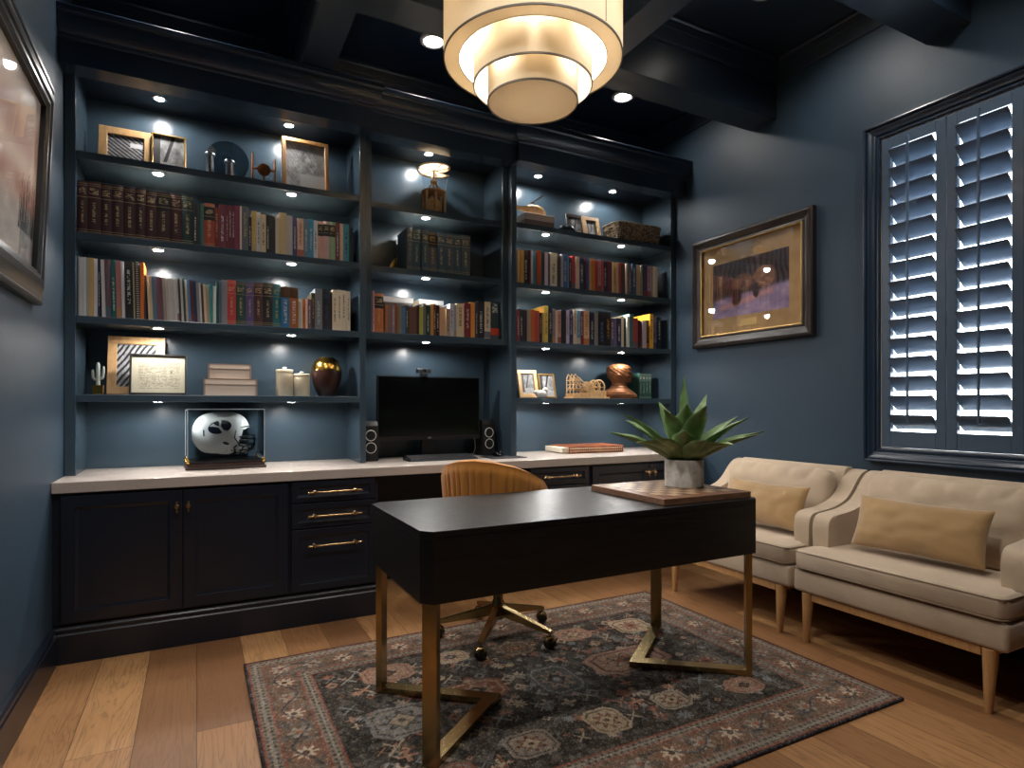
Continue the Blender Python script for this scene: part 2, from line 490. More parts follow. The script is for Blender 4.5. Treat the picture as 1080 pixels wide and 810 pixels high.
b = nb(); box(b, XL - .15, YF - .15, -.06, XR + .2, YB + .1, 0)
struct('floor', b, M['floor'])
b = nb(); box(b, XL - .15, YF - .15, ZC, XR + .2, YB + .1, ZC + .08)
struct('ceiling', b, M['ceiling'])
b = nb(); box(b, XL - .15, YF - .15, 0, XL, YB + .1, ZC)
struct('wall_left', b, M['wall'])
b = nb(); box(b, XL, YB, 0, XR, YB + .1, ZC)
struct('wall_back', b, M['wall'])
b = nb(); box(b, XL, YF - .15, 0, XR, YF, ZC)
struct('wall_front', b, M['wall'])
# right wall with the window opening
WY0, WY1, WZ0, WZ1 = 1.32, 1.986, 0.915, 2.61
b = nb()
box(b, XR, YF - .15, 0, XR + .2, WY0, ZC); box(b, XR, WY1, 0, XR + .2, YB + .1, ZC)
box(b, XR, WY0, 0, XR + .2, WY1, WZ0); box(b, XR, WY0, WZ1, XR + .2, WY1, ZC)
struct('wall_right', b, M['wall'])

# coffer beams
BEAMS_Y = [(0.50, 0.668), (1.835, 2.003)]
BEAMS_X = [(2.648, 2.853), (1.548, 1.752), (0.45, 0.655)]
for x0, x1 in BEAMS_Y:
    b = nb(); box(b, x0, YF, ZB, x1, YB, ZC + .01, .004, 2); struct('ceiling_beam', b, M['ceiling'])
for y0, y1 in BEAMS_X:
    b = nb(); box(b, XL, y0, ZB + .0005, XR, y1, ZC + .01, .004, 2); struct('ceiling_beam', b, M['ceiling'])

def ring_mould(x0, x1, y0, y1):
    """stepped crown inside one coffer"""
    bm = nb()
    prof = [(0.0, -.135), (.008, -.135), (.008, -.125), (.012, -.118), (.026, -.08), (.030, -.07), (.032, -.062), (.036, -.060), (.050, -.024), (.058, -.016), (.060, -.008), (.060, 0.0), (0, 0)]
    rings = []
    for off, dz in prof:
        o = off
        rings.append([bm.verts.new(p) for p in ((x0 + o, y0 + o, ZC + dz), (x1 - o, y0 + o, ZC + dz), (x1 - o, y1 - o, ZC + dz), (x0 + o, y1 - o, ZC + dz))])
    for a, c in zip(rings, rings[1:]):
        for i in range(4):
            j = (i + 1) % 4
            bm.faces.new((a[i], a[j], c[j], c[i]))
    return bm
xs = [XL, BEAMS_Y[0][0], BEAMS_Y[0][1], BEAMS_Y[1][0], BEAMS_Y[1][1], XR]
ys = [YF, BEAMS_X[2][0], BEAMS_X[2][1], BEAMS_X[1][0], BEAMS_X[1][1], BEAMS_X[0][0], BEAMS_X[0][1], YB]
for i in range(3):
    for j in range(4):
        struct('coffer_moulding', ring_mould(xs[2 * i], xs[2 * i + 1], ys[2 * j], ys[2 * j + 1]), M['ceiling'])

# baseboards
def base_prof(t=0.017):
    return [(0, 0), (t, 0), (t, .128), (t - .004, .134), (t - .004, .143), (t - .001, .146), (t - .001, .154), (t - .007, .16), (t - .007, .166), (0, .17)]
b = nb(); prism(b, [(XL + d, z) for d, z in base_prof(.02)], YF, 3.292, 'y'); struct('baseboard_left', b, M['cab'])
b = nb(); prism(b, [(XR - d, z) for d, z in base_prof(.02)], YF, 3.292, 'y'); struct('baseboard_right', b, M['cab'])
b = nb(); prism(b, [(YF + d, z) for d, z in base_prof(.02)], XL + .02, XR - .02, 'x'); struct('baseboard_front', b, M['cab'])

# ------------------------------------------------------------------ cornice over the bookcases
YFZ = 3.452        # frieze face
YPO = 3.575        # face of the bookcase stiles
FZ0, FZ1, CZ1 = 2.752, 2.868, 3.0
def crown_profile(yf):
    P = [(yf + .119, FZ0), (yf, FZ0), (yf, FZ1 - .004), (yf - .008, FZ1), (yf - .012, FZ1 + .008)]
    for k in range(9):
        a = k / 8 * PI / 2
        P.append((yf - .012 - .04 * math.sin(a) , FZ1 + .012 + .078 * (1 - math.cos(a)) ** .9))
    P += [(yf - .056, CZ1 - .034), (yf - .06, CZ1 - .03), (yf - .06, CZ1 - .006), (yf - .055, CZ1), (yf + .119, CZ1)]
    return P
CX0, CX1, REC = 0.893, 1.860, 0.042
pl = crown_profile(YFZ); pc = crown_profile(YFZ + REC)
pr = [max(0.0, YFZ - y) for y, z in pl]
b = nb(); prism(b, pl, XL, CX0, 'x', cx=lambda i: (0, pr[i])); struct('trim_1', b, M['trim'])
b = nb(); prism(b, pc, CX0 + .001, CX1 - .001, 'x'); struct('trim_2', b, M['trim'])
b = nb(); prism(b, pl, CX1, XR, 'x', cx=lambda i: (-pr[i], 0)); struct('trim_3', b, M['trim'])
# ledge that closes the top of the cornice to the back wall
b = nb(); box(b, XL, YFZ + .1195, FZ0 + .12, XR, YB, CZ1); struct('trim_4', b, M['trim'])

# ------------------------------------------------------------------ bookcases
SH = 0.036
ZT = 2.80
def bookcase(name, label, x0, x1, yface, shelves, z0, stile_l, stile_r, deep_l=True, deep_r=True, solid_bottom=False):
    t = thing(name, label, 'bookcase', ((x0 + x1) / 2, yface, z0))
    cx, cy, cz = t.location
    def add(nm, bm):
        bmesh.ops.translate(bm, verts=bm.verts, vec=(-cx, -cy, -cz))
        return obj(nm, bm, M['case'], t)
    yb = YB - .001
    for s, w, e in ((0, stile_l, x0), (1, stile_r, x1)):
        bm = nb()
        xa, xb_ = (e, e + w) if s == 0 else (e - w, e)
        box(bm, xa, yface, z0, xb_, yb - .012, ZT, .0025, 2)
        add('side_panel', bm)
    bm = nb(); box(bm, x0 + stile_l, yb - .012, z0, x1 - stile_r, yb, ZT); add('back_panel', bm)
    bm = nb(); box(bm, x0, yface, ZT + .0002, x1, yb, ZT + .02)
    tp = add('top_panel', bm); tp.data.materials[0] = M['ceiling']  # darker paint than the other panels, shade put into the colour
    for z in shelves:
        bm = nb()
        box(bm, x0 + stile_l, yface + .003, z - SH, x1 - stile_r, yb - .012, z, .003, 2)
        add('shelf', bm)
    return t
ZCT = 0.812
bookcase('bookcase', 'tall navy built-in bookcase above the two-door cabinet, holding the helmet case', XL + .001, 0.892, YPO, [2.397, 2.000, 1.592, 1.207], ZCT, .046, .038)
bookcase('bookcase', 'tall navy built-in bookcase beside the framed landscape wall, holding the bust', 1.866, XR - .001, YPO, [2.39, 1.985, 1.59, 1.205], ZCT, .041, .05)
# middle hutch, set back, open below for the monitor
def hutch():
    x0, x1, yf, z0 = 0.8935, 1.8645, YPO + .045, 1.56
    t = thing('bookcase', 'navy hutch with three shelves bridging the gap above the computer monitor', 'bookcase', ((x0 + x1) / 2, yf, z0))
    cx, cy, cz = t.location
    def add(nm, bm):
        bmesh.ops.translate(bm, verts=bm.verts, vec=(-cx, -cy, -cz)); return obj(nm, bm, M['case'], t)
    yb = YB - .001
    for xa, xb_ in ((x0, x0 + .042), (x1 - .042, x1)):
        bm = nb(); box(bm, xa, yf, z0, xb_, yb - .012, ZT, .0025, 2); add('side_panel', bm)
    bm = nb(); box(bm, x0 + .042, yb - .012, ZCT, x1 - .042, yb, ZT); add('back_panel', bm)
    bm = nb(); box(bm, x0, yf, ZT + .0002, x1, yb, ZT + .02); tp = add('top_panel', bm); tp.data.materials[0] = M['ceiling']  # top panel in the darker paint, its shade put into the colour
    for z in (2.392, 2.005):
        bm = nb(); box(bm, x0 + .042, yf + .004, z - SH, x1 - .042, yb - .012, z, .003, 2); add('shelf', bm)
    bm = nb(); box(bm, x0 + .042, yf - .0, 1.56, x1 - .042, yb - .012, 1.600, .003, 2); add('shelf', bm)
hutch()

# ------------------------------------------------------------------ base cabinets, worktop
YCF = 3.312
def shaker(bm, x0, x1, z0, z1, y, fr=.052, t=.02, rec=.009, mould=.012):
    """framed door front facing -y, mitred inner moulding"""
    yf = y - t
    o = [(x0, z0), (x1, z0), (x1, z1), (x0, z1)]
    i1 = [(x0 + fr, z0 + fr), (x1 - fr, z0 + fr), (x1 - fr, z1 - fr), (x0 + fr, z1 - fr)]
    f2 = fr + mould
    i2 = [(x0 + f2, z0 + f2), (x1 - f2, z0 + f2), (x1 - f2, z1 - f2), (x0 + f2, z1 - f2)]
    f3 = f2 + .004
    L = [[bm.verts.new((a, y, c)) for a, c in o], [bm.verts.new((a, yf + .002, c)) for a, c in o],
         [bm.verts.new((a + .002 * sx, yf, c + .002 * sz)) for (a, c), (sx, sz) in zip(o, ((1, 1), (-1, 1), (-1, -1), (1, -1)))],
         [bm.verts.new((a, yf, c)) for a, c in i1], [bm.verts.new((a, yf + .005, c)) for a, c in [(p[0], p[1]) for p in i1]],
         [bm.verts.new((a, yf + rec, c)) for a, c in i2]]
    for A, B in zip(L, L[1:]):
        for k in range(4):
            j = (k + 1) % 4
            bm.faces.new((A[k], A[j], B[j], B[k]))
    bm.faces.new(L[-1]); bm.faces.new(L[0])

def bar_pull(parent, x0, x1, z, y):
    bm = nb()
    yc = y - .032
    lathe(bm, [(0, x0 - .012), (.006, x0 - .012), (.0075, x0 - .008), (.005, x0 - .004), (.0045, x0), (.0055, x0 + .01), (.0055, x1 - .01), (.0045, x1), (.005, x1 + .004), (.0075, x1 + .008), (.006, x1 + .012), (0, x1 + .012)], 12, (0, yc, z), 'x', cap=False)
    for xx in (x0 + .022, x1 - .022):
        lathe(bm, [(.009, -.003), (.011, 0), (.009, .003)], 12, (xx, yc, z), 'x')
        lathe(bm, [(.010, 0), (.010, -.003), (.005, -.008), (.005, -.024), (.009, -.03), (.0115, -.036), (.008, -.042)], 12, (xx, y, z), 'y')
    return obj('handle', bm, M['brass'], parent, 40)

def t_knob(parent, x, z, y):
    bm = nb()
    lathe(bm, [(.009, 0), (.009, -.003), (.005, -.007), (.005, -.02), (.011, -.026), (.0125, -.031), (.009, -.037)], 14, (x, y, z), 'y')
    lathe(bm, [(0, -.026), (.0045, -.026), (.0055, -.021), (.004, -.012), (.004, .012), (.0055, .021), (.0045, .026), (0, .026)], 10, (x, y - .03, z), 'z', cap=False)
    return obj('knob', bm, M['brass'], parent, 40)

def cab_body(bm, x0, x1, open_front=True):
    box(bm, x0, YCF, .171, x1, YB - .002, .7615)

def centred(t):
    """children are modelled in world coordinates; move them under T"""
    for c in t.children: c.matrix_parent_inverse = t.matrix_world.inverted()

def cabinet(label, x0, x1, cat='cabinet', name='base_cabinet'):
    return thing(name, label, cat, (0, 0, 0))

# two-door cabinet under the helmet
t = cabinet('wide navy two-door base cabinet below the football helmet', 0, 0)
bm = nb(); box(bm, XL + .001, YCF, .171, .4235, YB - .002, .7615); obj('body', bm, M['cab'], t)
for s, (xa, xb_, kx) in enumerate(((-.535, -.0605, -.084), (-.0575, .418, -.036))):
    bm = nb(); shaker(bm, xa, xb_, .181, .748, YCF - .0003); d = obj('door', bm, M['cab'], t)
    t_knob(d, kx, .672, YCF - .0205)
# drawer unit
def drawers(label, x0, x1):
    t = cabinet(label, 0, 0, 'drawer unit', 'drawer_unit')
    bm = nb(); box(bm, x0, YCF, .171, x1, YB - .002, .7615); obj('body', bm, M['cab'], t)
    for z0, z1, fr in ((.644, .753, .028), (.509, .638, .030), (.181, .503, .036)):
        bm = nb(); shaker(bm, x0 + .010, x1 - .022, z0, z1, YCF - .0003, fr); d = obj('drawer', bm, M['cab'], t)
        zh = (z0 + z1) / 2 if z1 - z0 < .2 else z1 - .084
        xm = (x0 + x1) / 2 - .006
        bar_pull(d, xm - .128, xm + .128, zh, YCF - .0205)
    return t
drawers('navy three-drawer unit with brass bar pulls beside the two-door cabinet', .4245, .8925)
drawers('navy three-drawer unit with brass bar pulls beyond the caramel desk chair', 1.845, 2.3145)
t = cabinet('navy two-door base cabinet below the leather album, largely behind the desk', 0, 0)
bm = nb(); box(bm, 2.3155, YCF, .171, XR - .001, YB - .002, .7615); obj('body', bm, M['cab'], t)
for xa, xb_, kx in ((2.328, 2.808, 2.783), (2.811, 3.288, 2.836)):
    bm = nb(); shaker(bm, xa, xb_, .181, .748, YCF - .0003); d = obj('door', bm, M['cab'], t)
    t_knob(d, kx, .69, YCF - .0205)
# plinth with its moulding under each run
def plinth_prof(y):
    return [(y + .3, 0)] + [(y - d + .017, z) for d, z in base_prof(.017)[1:-1]] + [(y + .3, .1705)]
for k, (xa, xb_) in enumerate(((XL + .001, .893), (1.8445, XR - .001))):
    b = nb(); prism(b, plinth_prof(3.292), xa, xb_, 'x'); struct('trim_%d' % (5 + k), b, M['cab'])
# worktop
b = nb(); box(b, XL + .001, 3.284, .762, XR - .001, YB - .002, ZCT - .0005, .003, 2)
tag(obj('worktop', b, M['counter']), 'long pale quartz worktop running along the whole wall under the bookcases', 'worktop')

# ------------------------------------------------------------------ window with plantation shutters
win = bpy.data.objects.new('window_1', None); link(win); win['kind'] = 'structure'
def wtube(nm, bm, mat, parent=win, sm=None): return obj(nm, bm, mat, parent, sm)
# casing: stepped picture-frame moulding
def casing():
    bm = nb()
    # (distance out from the opening, projection into the room)
    prof = [(-.004, .0), (-.004, .016), (-.001, .020), (.006, .020), (.008, .015), (.012, .015), (.014, .021), (.018, .025), (.024, .026), (.030, .029), (.040, .038), (.046, .041), (.048, .036), (.052, .036), (.054, .046), (.060, .050), (.066, .049), (.068, .042), (.068, 0)]
    rings = []
    for d, pr_ in prof:
        y0, y1, z0, z1 = WY0 - d, WY1 + d, WZ0 - d, WZ1 + d
        x = XR - pr_
        rings.append([bm.verts.new((x, a, c)) for a, c in ((y0, z0), (y1, z0), (y1, z1), (y0, z1))])
    for a, c in zip(rings, rings[1:]):
        for i in range(4):
            j = (i + 1) % 4; bm.faces.new((a[i], a[j], c[j], c[i]))
    return bm
wtube('window_casing', casing(), M['trim'])
b = nb()
for q in ((XR + .001, WY0 - .0, WZ0, XR + .2, WY0 + .012, WZ1), (XR + .001, WY1 - .012, WZ0, XR + .2, WY1, WZ1), (XR + .001, WY0 + .012, WZ0, XR + .2, WY1 - .012, WZ0 + .012), (XR + .001, WY0 + .012, WZ1 - .012, XR + .2, WY1 - .012, WZ1)):
    box(b, *q)
wtube('window_frame', b, M['white'])
b = nb(); box(b, XR + .15, WY0 + .012, WZ0 + .012, XR + .156, WY1 - .012, WZ1 - .012); wtube('pane', b, M['glass'])
def shutter(y0, y1):
    xs0, xs1 = XR - .012, XR + .018
    p = bpy.data.objects.new('shutter_panel', None); link(p, win)
    st, top, bot = .047, .075, .10
    bm = nb()
    box(bm, xs0, y0, WZ0 + .014, xs1, y0 + st, WZ1 - .014, .003, 2); box(bm, xs0, y1 - st, WZ0 + .014, xs1, y1, WZ1 - .014, .003, 2)
    box(bm, xs0, y0 + st, WZ0 + .014, xs1, y1 - st, WZ0 + bot, .002); box(bm, xs0, y0 + st, WZ1 - top, xs1, y1 - st, WZ1 - .014, .002)
    obj('shutter_frame', bm, M['shutter'], p)
    n = 15; za, zb_ = WZ0 + bot + .05, WZ1 - top - .055
    ang = math.radians(42)
    for i in range(n):
        zc = za + (zb_ - za) * i / (n - 1)
        bm = nb()
        pts = []
        for k in range(14):
            a = 2 * PI * k / 14
            lx, lz = .058 * math.cos(a), .006 * math.sin(a)
            # room side (-x) edge up
            pts.append((XR + .003 + lx * math.cos(ang) + lz * math.sin(ang), zc - lx * math.sin(ang) + lz * math.cos(ang)))
        prism(bm, [(a, c) for a, c in pts], y0 + st + .003, y1 - st - .003, 'y')
        obj('louver', bm, M['shutter'], p, 50)
    bm = nb(); ym = (y0 + y1) / 2
    box(bm, XR - .062, ym - .006, za + .0, XR - .05, ym + .006, zb_ + .075, .003, 2)
    obj('tilt_rod', bm, M['shutter'], p)
ymid = (WY0 + WY1) / 2
shutter(WY0 + .014, ymid - .0015); shutter(ymid + .0015, WY1 - .014)
# ------------------------------------------------------------------ puck lights
LCOL = (1.0, 0.95, 0.89)
def spot(name, loc, energy, size, blend, r, col, parent=None, aim=None):
    ld = bpy.data.lights.new(name, 'SPOT'); ld.energy = energy; ld.spot_size = math.radians(size); ld.spot_blend = blend
    ld.shadow_soft_size = r; ld.color = col
    o = bpy.data.objects.new(name, ld); link(o, parent); o.location = loc
    if aim is not None:
        o.rotation_euler = Vector(aim).to_track_quat('-Z', 'Y').to_euler()
    return o
PUCK_W = 7.5
def puck(x, y, z, label, w=PUCK_W):
    t = thing('puck_light', label, 'puck light', (x, y, z), 0, 'shelf puck lights')
    bm = nb(); lathe(bm, [(.024, -.0005), (.036, -.0005), (.036, -.003), (.033, -.005), (.027, -.005), (.024, -.0035)], 24, cap=False); obj('trim_ring', bm, M['chrome'], t, 40)
    bm = nb(); lathe(bm, [(.0235, -.0006), (.0235, -.0030)], 20); obj('lens', bm, M['puck'], t)
    spot('puck_beam', (0, 0, -.012), w, 176, .35, .02, (1.0, .975, .94), t)
shelf_word = ['top panel', 'top shelf', 'second shelf', 'third shelf', 'lowest shelf']
XPL = (-0.178, 0.48); XPR = (2.17, 2.83)
for bay, xs_, zz, yp in (('helmet bookcase', XPL, [ZT, 2.397 - SH, 2.000 - SH, 1.592 - SH, 1.207 - SH], 3.635), ('bust bookcase', XPR, [ZT, 2.39 - SH, 1.985 - SH, 1.59 - SH, 1.205 - SH], 3.635)):
    for k, z in enumerate(zz):
        for s, x in enumerate(xs_):
            puck(x, 3.742 if k == 0 else yp, z, 'small bright puck light under the %s of the %s, %s of its pair' % (shelf_word[k], bay, ('left', 'right')[s]))
for k, z in enumerate((ZT, 2.392 - SH, 2.005 - SH, 1.56)):
    puck(1.30 if k else 1.345, 3.742 if k == 0 else 3.675, z, 'small bright puck light under the %s of the middle hutch' % ('top panel', 'top shelf', 'second shelf', 'lowest shelf over the monitor')[k])

# ------------------------------------------------------------------ ceiling cans
def can(x, y, label, w=34, aim=(0, 0, -1)):
    t = thing('recessed_downlight', label, 'ceiling light', (x, y, ZC), 0, 'recessed ceiling lights')
    bm = nb(); lathe(bm, [(.054, -.001), (.078, -.001), (.080, -.014), (.076, -.020), (.060, -.021), (.057, -.016)], 32, cap=False); obj('trim_ring', bm, M['white'], t, 40)
    bm = nb(); lathe(bm, [(.0555, -.0012), (.0555, -.005)], 28); obj('lens', bm, M['canlens'], t)
    spot('can_beam', (0, 0, -.03), w, 140, .8, .05, LCOL, t, aim)
can(1.261, 3.431, 'white recessed ceiling light peeking out beside the pendant drum, nearer the wooden model', 25)
can(2.681, 3.424, 'white recessed ceiling light in the corner coffer above the bust bookcase', 20, (.3, -.25, -1))
can(-.10, 3.40, 'white recessed ceiling light in the coffer above the helmet bookcase', 20)
can(2.66, 2.2, 'white recessed ceiling light in the coffer over the far settee', 26, (.3, -.2, -1))
can(-.03, 2.2, 'white recessed ceiling light in the coffer beside the entrance-side wall', 34)
can(2.66, 1.1, 'white recessed ceiling light in the coffer over the near settee', 36, (-.1, .4, -1))
can(-.03, 1.1, 'white recessed ceiling light in the coffer over the bare oak floor', 62, (.15, .6, -1))
can(1.25, 1.1, 'white recessed ceiling light in the coffer in front of the desk', 70, (0, .75, -1))

# ------------------------------------------------------------------ pendant lamp
LX, LY = 1.25, 2.2
lamp = thing('pendant_lamp', 'large three-tier cream linen drum pendant hanging over the desk', 'pendant lamp', (LX, LY, 2.42))
def drum(nm, r, z0, z1, trim_top=True, inner=None):
    bm = nb(); z0 -= 2.42; z1 -= 2.42
    lathe(bm, [(r, z0), (r, z1), (r - .003, z1), (r - .003, z0), (r, z0)], 72, cap=False)
    s = obj(nm, bm, M['shade'], lamp, 30)
    bm = nb(); lathe(bm, [(r + .0012, z0 - .001), (r + .0012, z0 + .006), (r - .004, z0 + .006), (r - .004, z0 - .001), (r + .0012, z0 - .001)], 72, cap=False)
    obj('shade_trim', bm, M['shadetrim'], s, 30)
    return s
so = drum('outer_shade', .3725, 2.59, 3.02)
bm = nb(); am = math.radians(-72)
q0 = [( .3728 * math.cos(am + s * .004), .3728 * math.sin(am + s * .004)) for s in (-1, 1)]; q1 = [(.3742 * math.cos(am + s * .004), .3742 * math.sin(am + s * .004)) for s in (-1, 1)]
quadbox(bm, [(*q0[0], .18), (*q0[1], .18), (*q1[1], .18), (*q1[0], .18), (*q0[0], .598), (*q0[1], .598), (*q1[1], .598), (*q1[0], .598)]); obj('shade_seam', bm, M['shadetrim'], so)
bm = nb(); z = 2.592 - 2.42
lathe(bm, [(.3685, z), (.3685, z + .003), (.309, z + .003), (.309, z), (.3685, z)], 72, cap=False); obj('shade_ring', bm, M['shade'], so, 30)
bm = nb(); lathe(bm, [(.3095, z - .001), (.3095, z + .004), (.3065, z + .004), (.3065, z - .001), (.3095, z - .001)], 72, cap=False); obj('shade_trim', bm, M['shadetrim'], so, 30)
sm_ = drum('middle_shade', .2485, 2.487, 2.80)
si = drum('inner_shade', .1895, 2.42, 2.68)
bm = nb(); lathe(bm, [(.1885, .002), (.1885, .005), (0, .005)], 64, cap=False)
lathe(bm, [(.1885, .002), (0, .002)], 64, cap=False); obj('diffuser', bm, M['shade'], si)
# spider frame, sockets, stem
bm = nb()
for k in range(6):
    a = k * PI / 3 + .3
    tube(bm, [(.188 * math.cos(a), .188 * math.sin(a), .22), (.247 * math.cos(a), .247 * math.sin(a), .20)], .0022, 6)
    tube(bm, [(.247 * math.cos(a), .247 * math.sin(a), .34), (.37 * math.cos(a), .37 * math.sin(a), .42)], .0025, 6)
    tube(bm, [(0, 0, .43), (.247 * math.cos(a), .247 * math.sin(a), .34)], .0025, 6)
obj('shade_spider', bm, M['shadetrim'], lamp)
bm = nb(); lathe(bm, [(.009, .3), (.009, ZC - 2.42 - .02)], 12); lathe(bm, [(.065, ZC - 2.42 - .022), (.065, ZC - 2.42 - .001)], 32); obj('stem', bm, M['antique'], lamp, 40)
for k in range(3):
    a = PI / 2 + k * 2 * PI / 3 - .3
    bm = nb(); lathe(bm, [(.018, .31), (.02, .33), (.02, .385), (.012, .39)], 16, (.215 * math.cos(a) * 1.32, .215 * math.sin(a) * 1.32, 0)); obj('socket', bm, M['gold'], lamp, 40)
for da in (-19, 17):
    a = math.radians(-120 + da); d_ = Vector((math.cos(a), math.sin(a), 0)); w_ = Vector((-d_.y, d_.x, 0))
    bm = nb(); P8 = [d_ * r + w_ * (s * .016) + Vector((0, 0, zz)) for zz in (.255, .259) for r, s in ((.262, -1), (.300, -1), (.300, 1), (.262, 1))]
    quadbox(bm, P8); obj('bracket', bm, M['black'], lamp)
for da in (-4.5, 6):
    a = math.radians(-120 + da); d_ = Vector((math.cos(a), math.sin(a), 0)); w_ = Vector((-d_.y, d_.x, 0))
    bm = nb(); tube(bm, [d_ * .283 - w_ * .018 + Vector((0, 0, .25)), d_ * .283 + w_ * .018 + Vector((0, 0, .252))], .010, 12); obj('socket', bm, M['gold'], lamp, 40)
def point(nm, loc, e, r, col, parent):
    ld = bpy.data.lights.new(nm, 'POINT'); ld.energy = e; ld.shadow_soft_size = r; ld.color = col
    o = bpy.data.objects.new(nm, ld); link(o, parent); o.location = loc; return o
WARM = (1.0, .90, .76)
for k in range(6):
    a = k * PI / 3
    point('bulb_glow', (.30 * math.cos(a), .30 * math.sin(a), .33), 11.0, .02, WARM, lamp)
for k in range(4):
    a = k * PI / 2 + .4
    point('bulb_glow', (.218 * math.cos(a), .218 * math.sin(a), .16), 4.0, .012, WARM, lamp)
point('bulb_glow', (0, 0, .14), 7.0, .03, WARM, lamp)

# ------------------------------------------------------------------ desk
desk = thing('writing_desk', 'black oak writing desk with clipped corners and V-shaped brass legs on the rug', 'desk', (1.365, 2.09, .012))
DX0, DX1, DY0, DY1, DC = .617, 2.113, 1.765, 2.415, .034
def octo(o=0.0):
    a, c, e, f, k = DX0 + o, DX1 - o, DY0 + o, DY1 - o, DC
    return [(a + k, e), (c - k, e), (c, e + k), (c, f - k), (c - k, f), (a + k, f), (a, f - k), (a, e + k)]
def under(t, nm, bm, mat, sm=None):
    lx, ly, lz = t.location
    bmesh.ops.translate(bm, verts=bm.verts, vec=(-lx, -ly, -lz)); return obj(nm, bm, mat, t, sm)
bm = nb(); prism(bm, octo(), .7385, .760, 'z', bev=.001, seg=1); under(desk, 'desktop', bm, M['deskwood'])
bm = nb(); prism(bm, octo(.0015), .737, .7384, 'z'); prism(bm, octo(), .533, .7378, 'z'); under(desk, 'apron', bm, M['deskwood'])
bm = nb()
AP = {0: (1.005, 2.09), 1: (1.712, 2.09)}
for s in (0, 1):
    ax, ay = AP[s]
    for q in (0, 1):
        cx_ = (DX0 + DC / 2 + .012) if s == 0 else (DX1 - DC / 2 - .012)
        cy_ = (DY0 + DC / 2 + .012) if q == 0 else (DY1 - DC / 2 - .012)
        d = Vector((ax - cx_, ay - cy_, 0)).normalized(); w = Vector((-d.y, d.x, 0))
        bm = nb()
        hw, ht = .026, .024
        c0 = Vector((cx_, cy_, 0))
        # leg strip
        P8 = []
        for z in (.0125, .5328):
            for a_, b_ in ((0, -1), (1, -1), (1, 1), (0, 1)):
                P8.append(tuple(c0 + d * (a_ * ht) + w * (b_ * hw) + Vector((0, 0, z))))
        quadbox(bm, P8)
        # floor bar towards the apex
        e0 = c0 + d * ht
        e1 = Vector((ax, ay, 0))
        # mitre at the apex along y = ay
        def at_y(p): 
            if abs(d.y) < 1e-6: return p
            return p + d * ((ay - p.y) / d.y)
        q8 = []
        for z in (.0125, .036):
            for p in (e0 - w * hw, at_y(e0 - w * hw), at_y(e0 + w * hw), e0 + w * hw):
                q8.append((p.x, p.y, z))
        quadbox(bm, q8)
        under(desk, 'leg', bm, M['antique'])

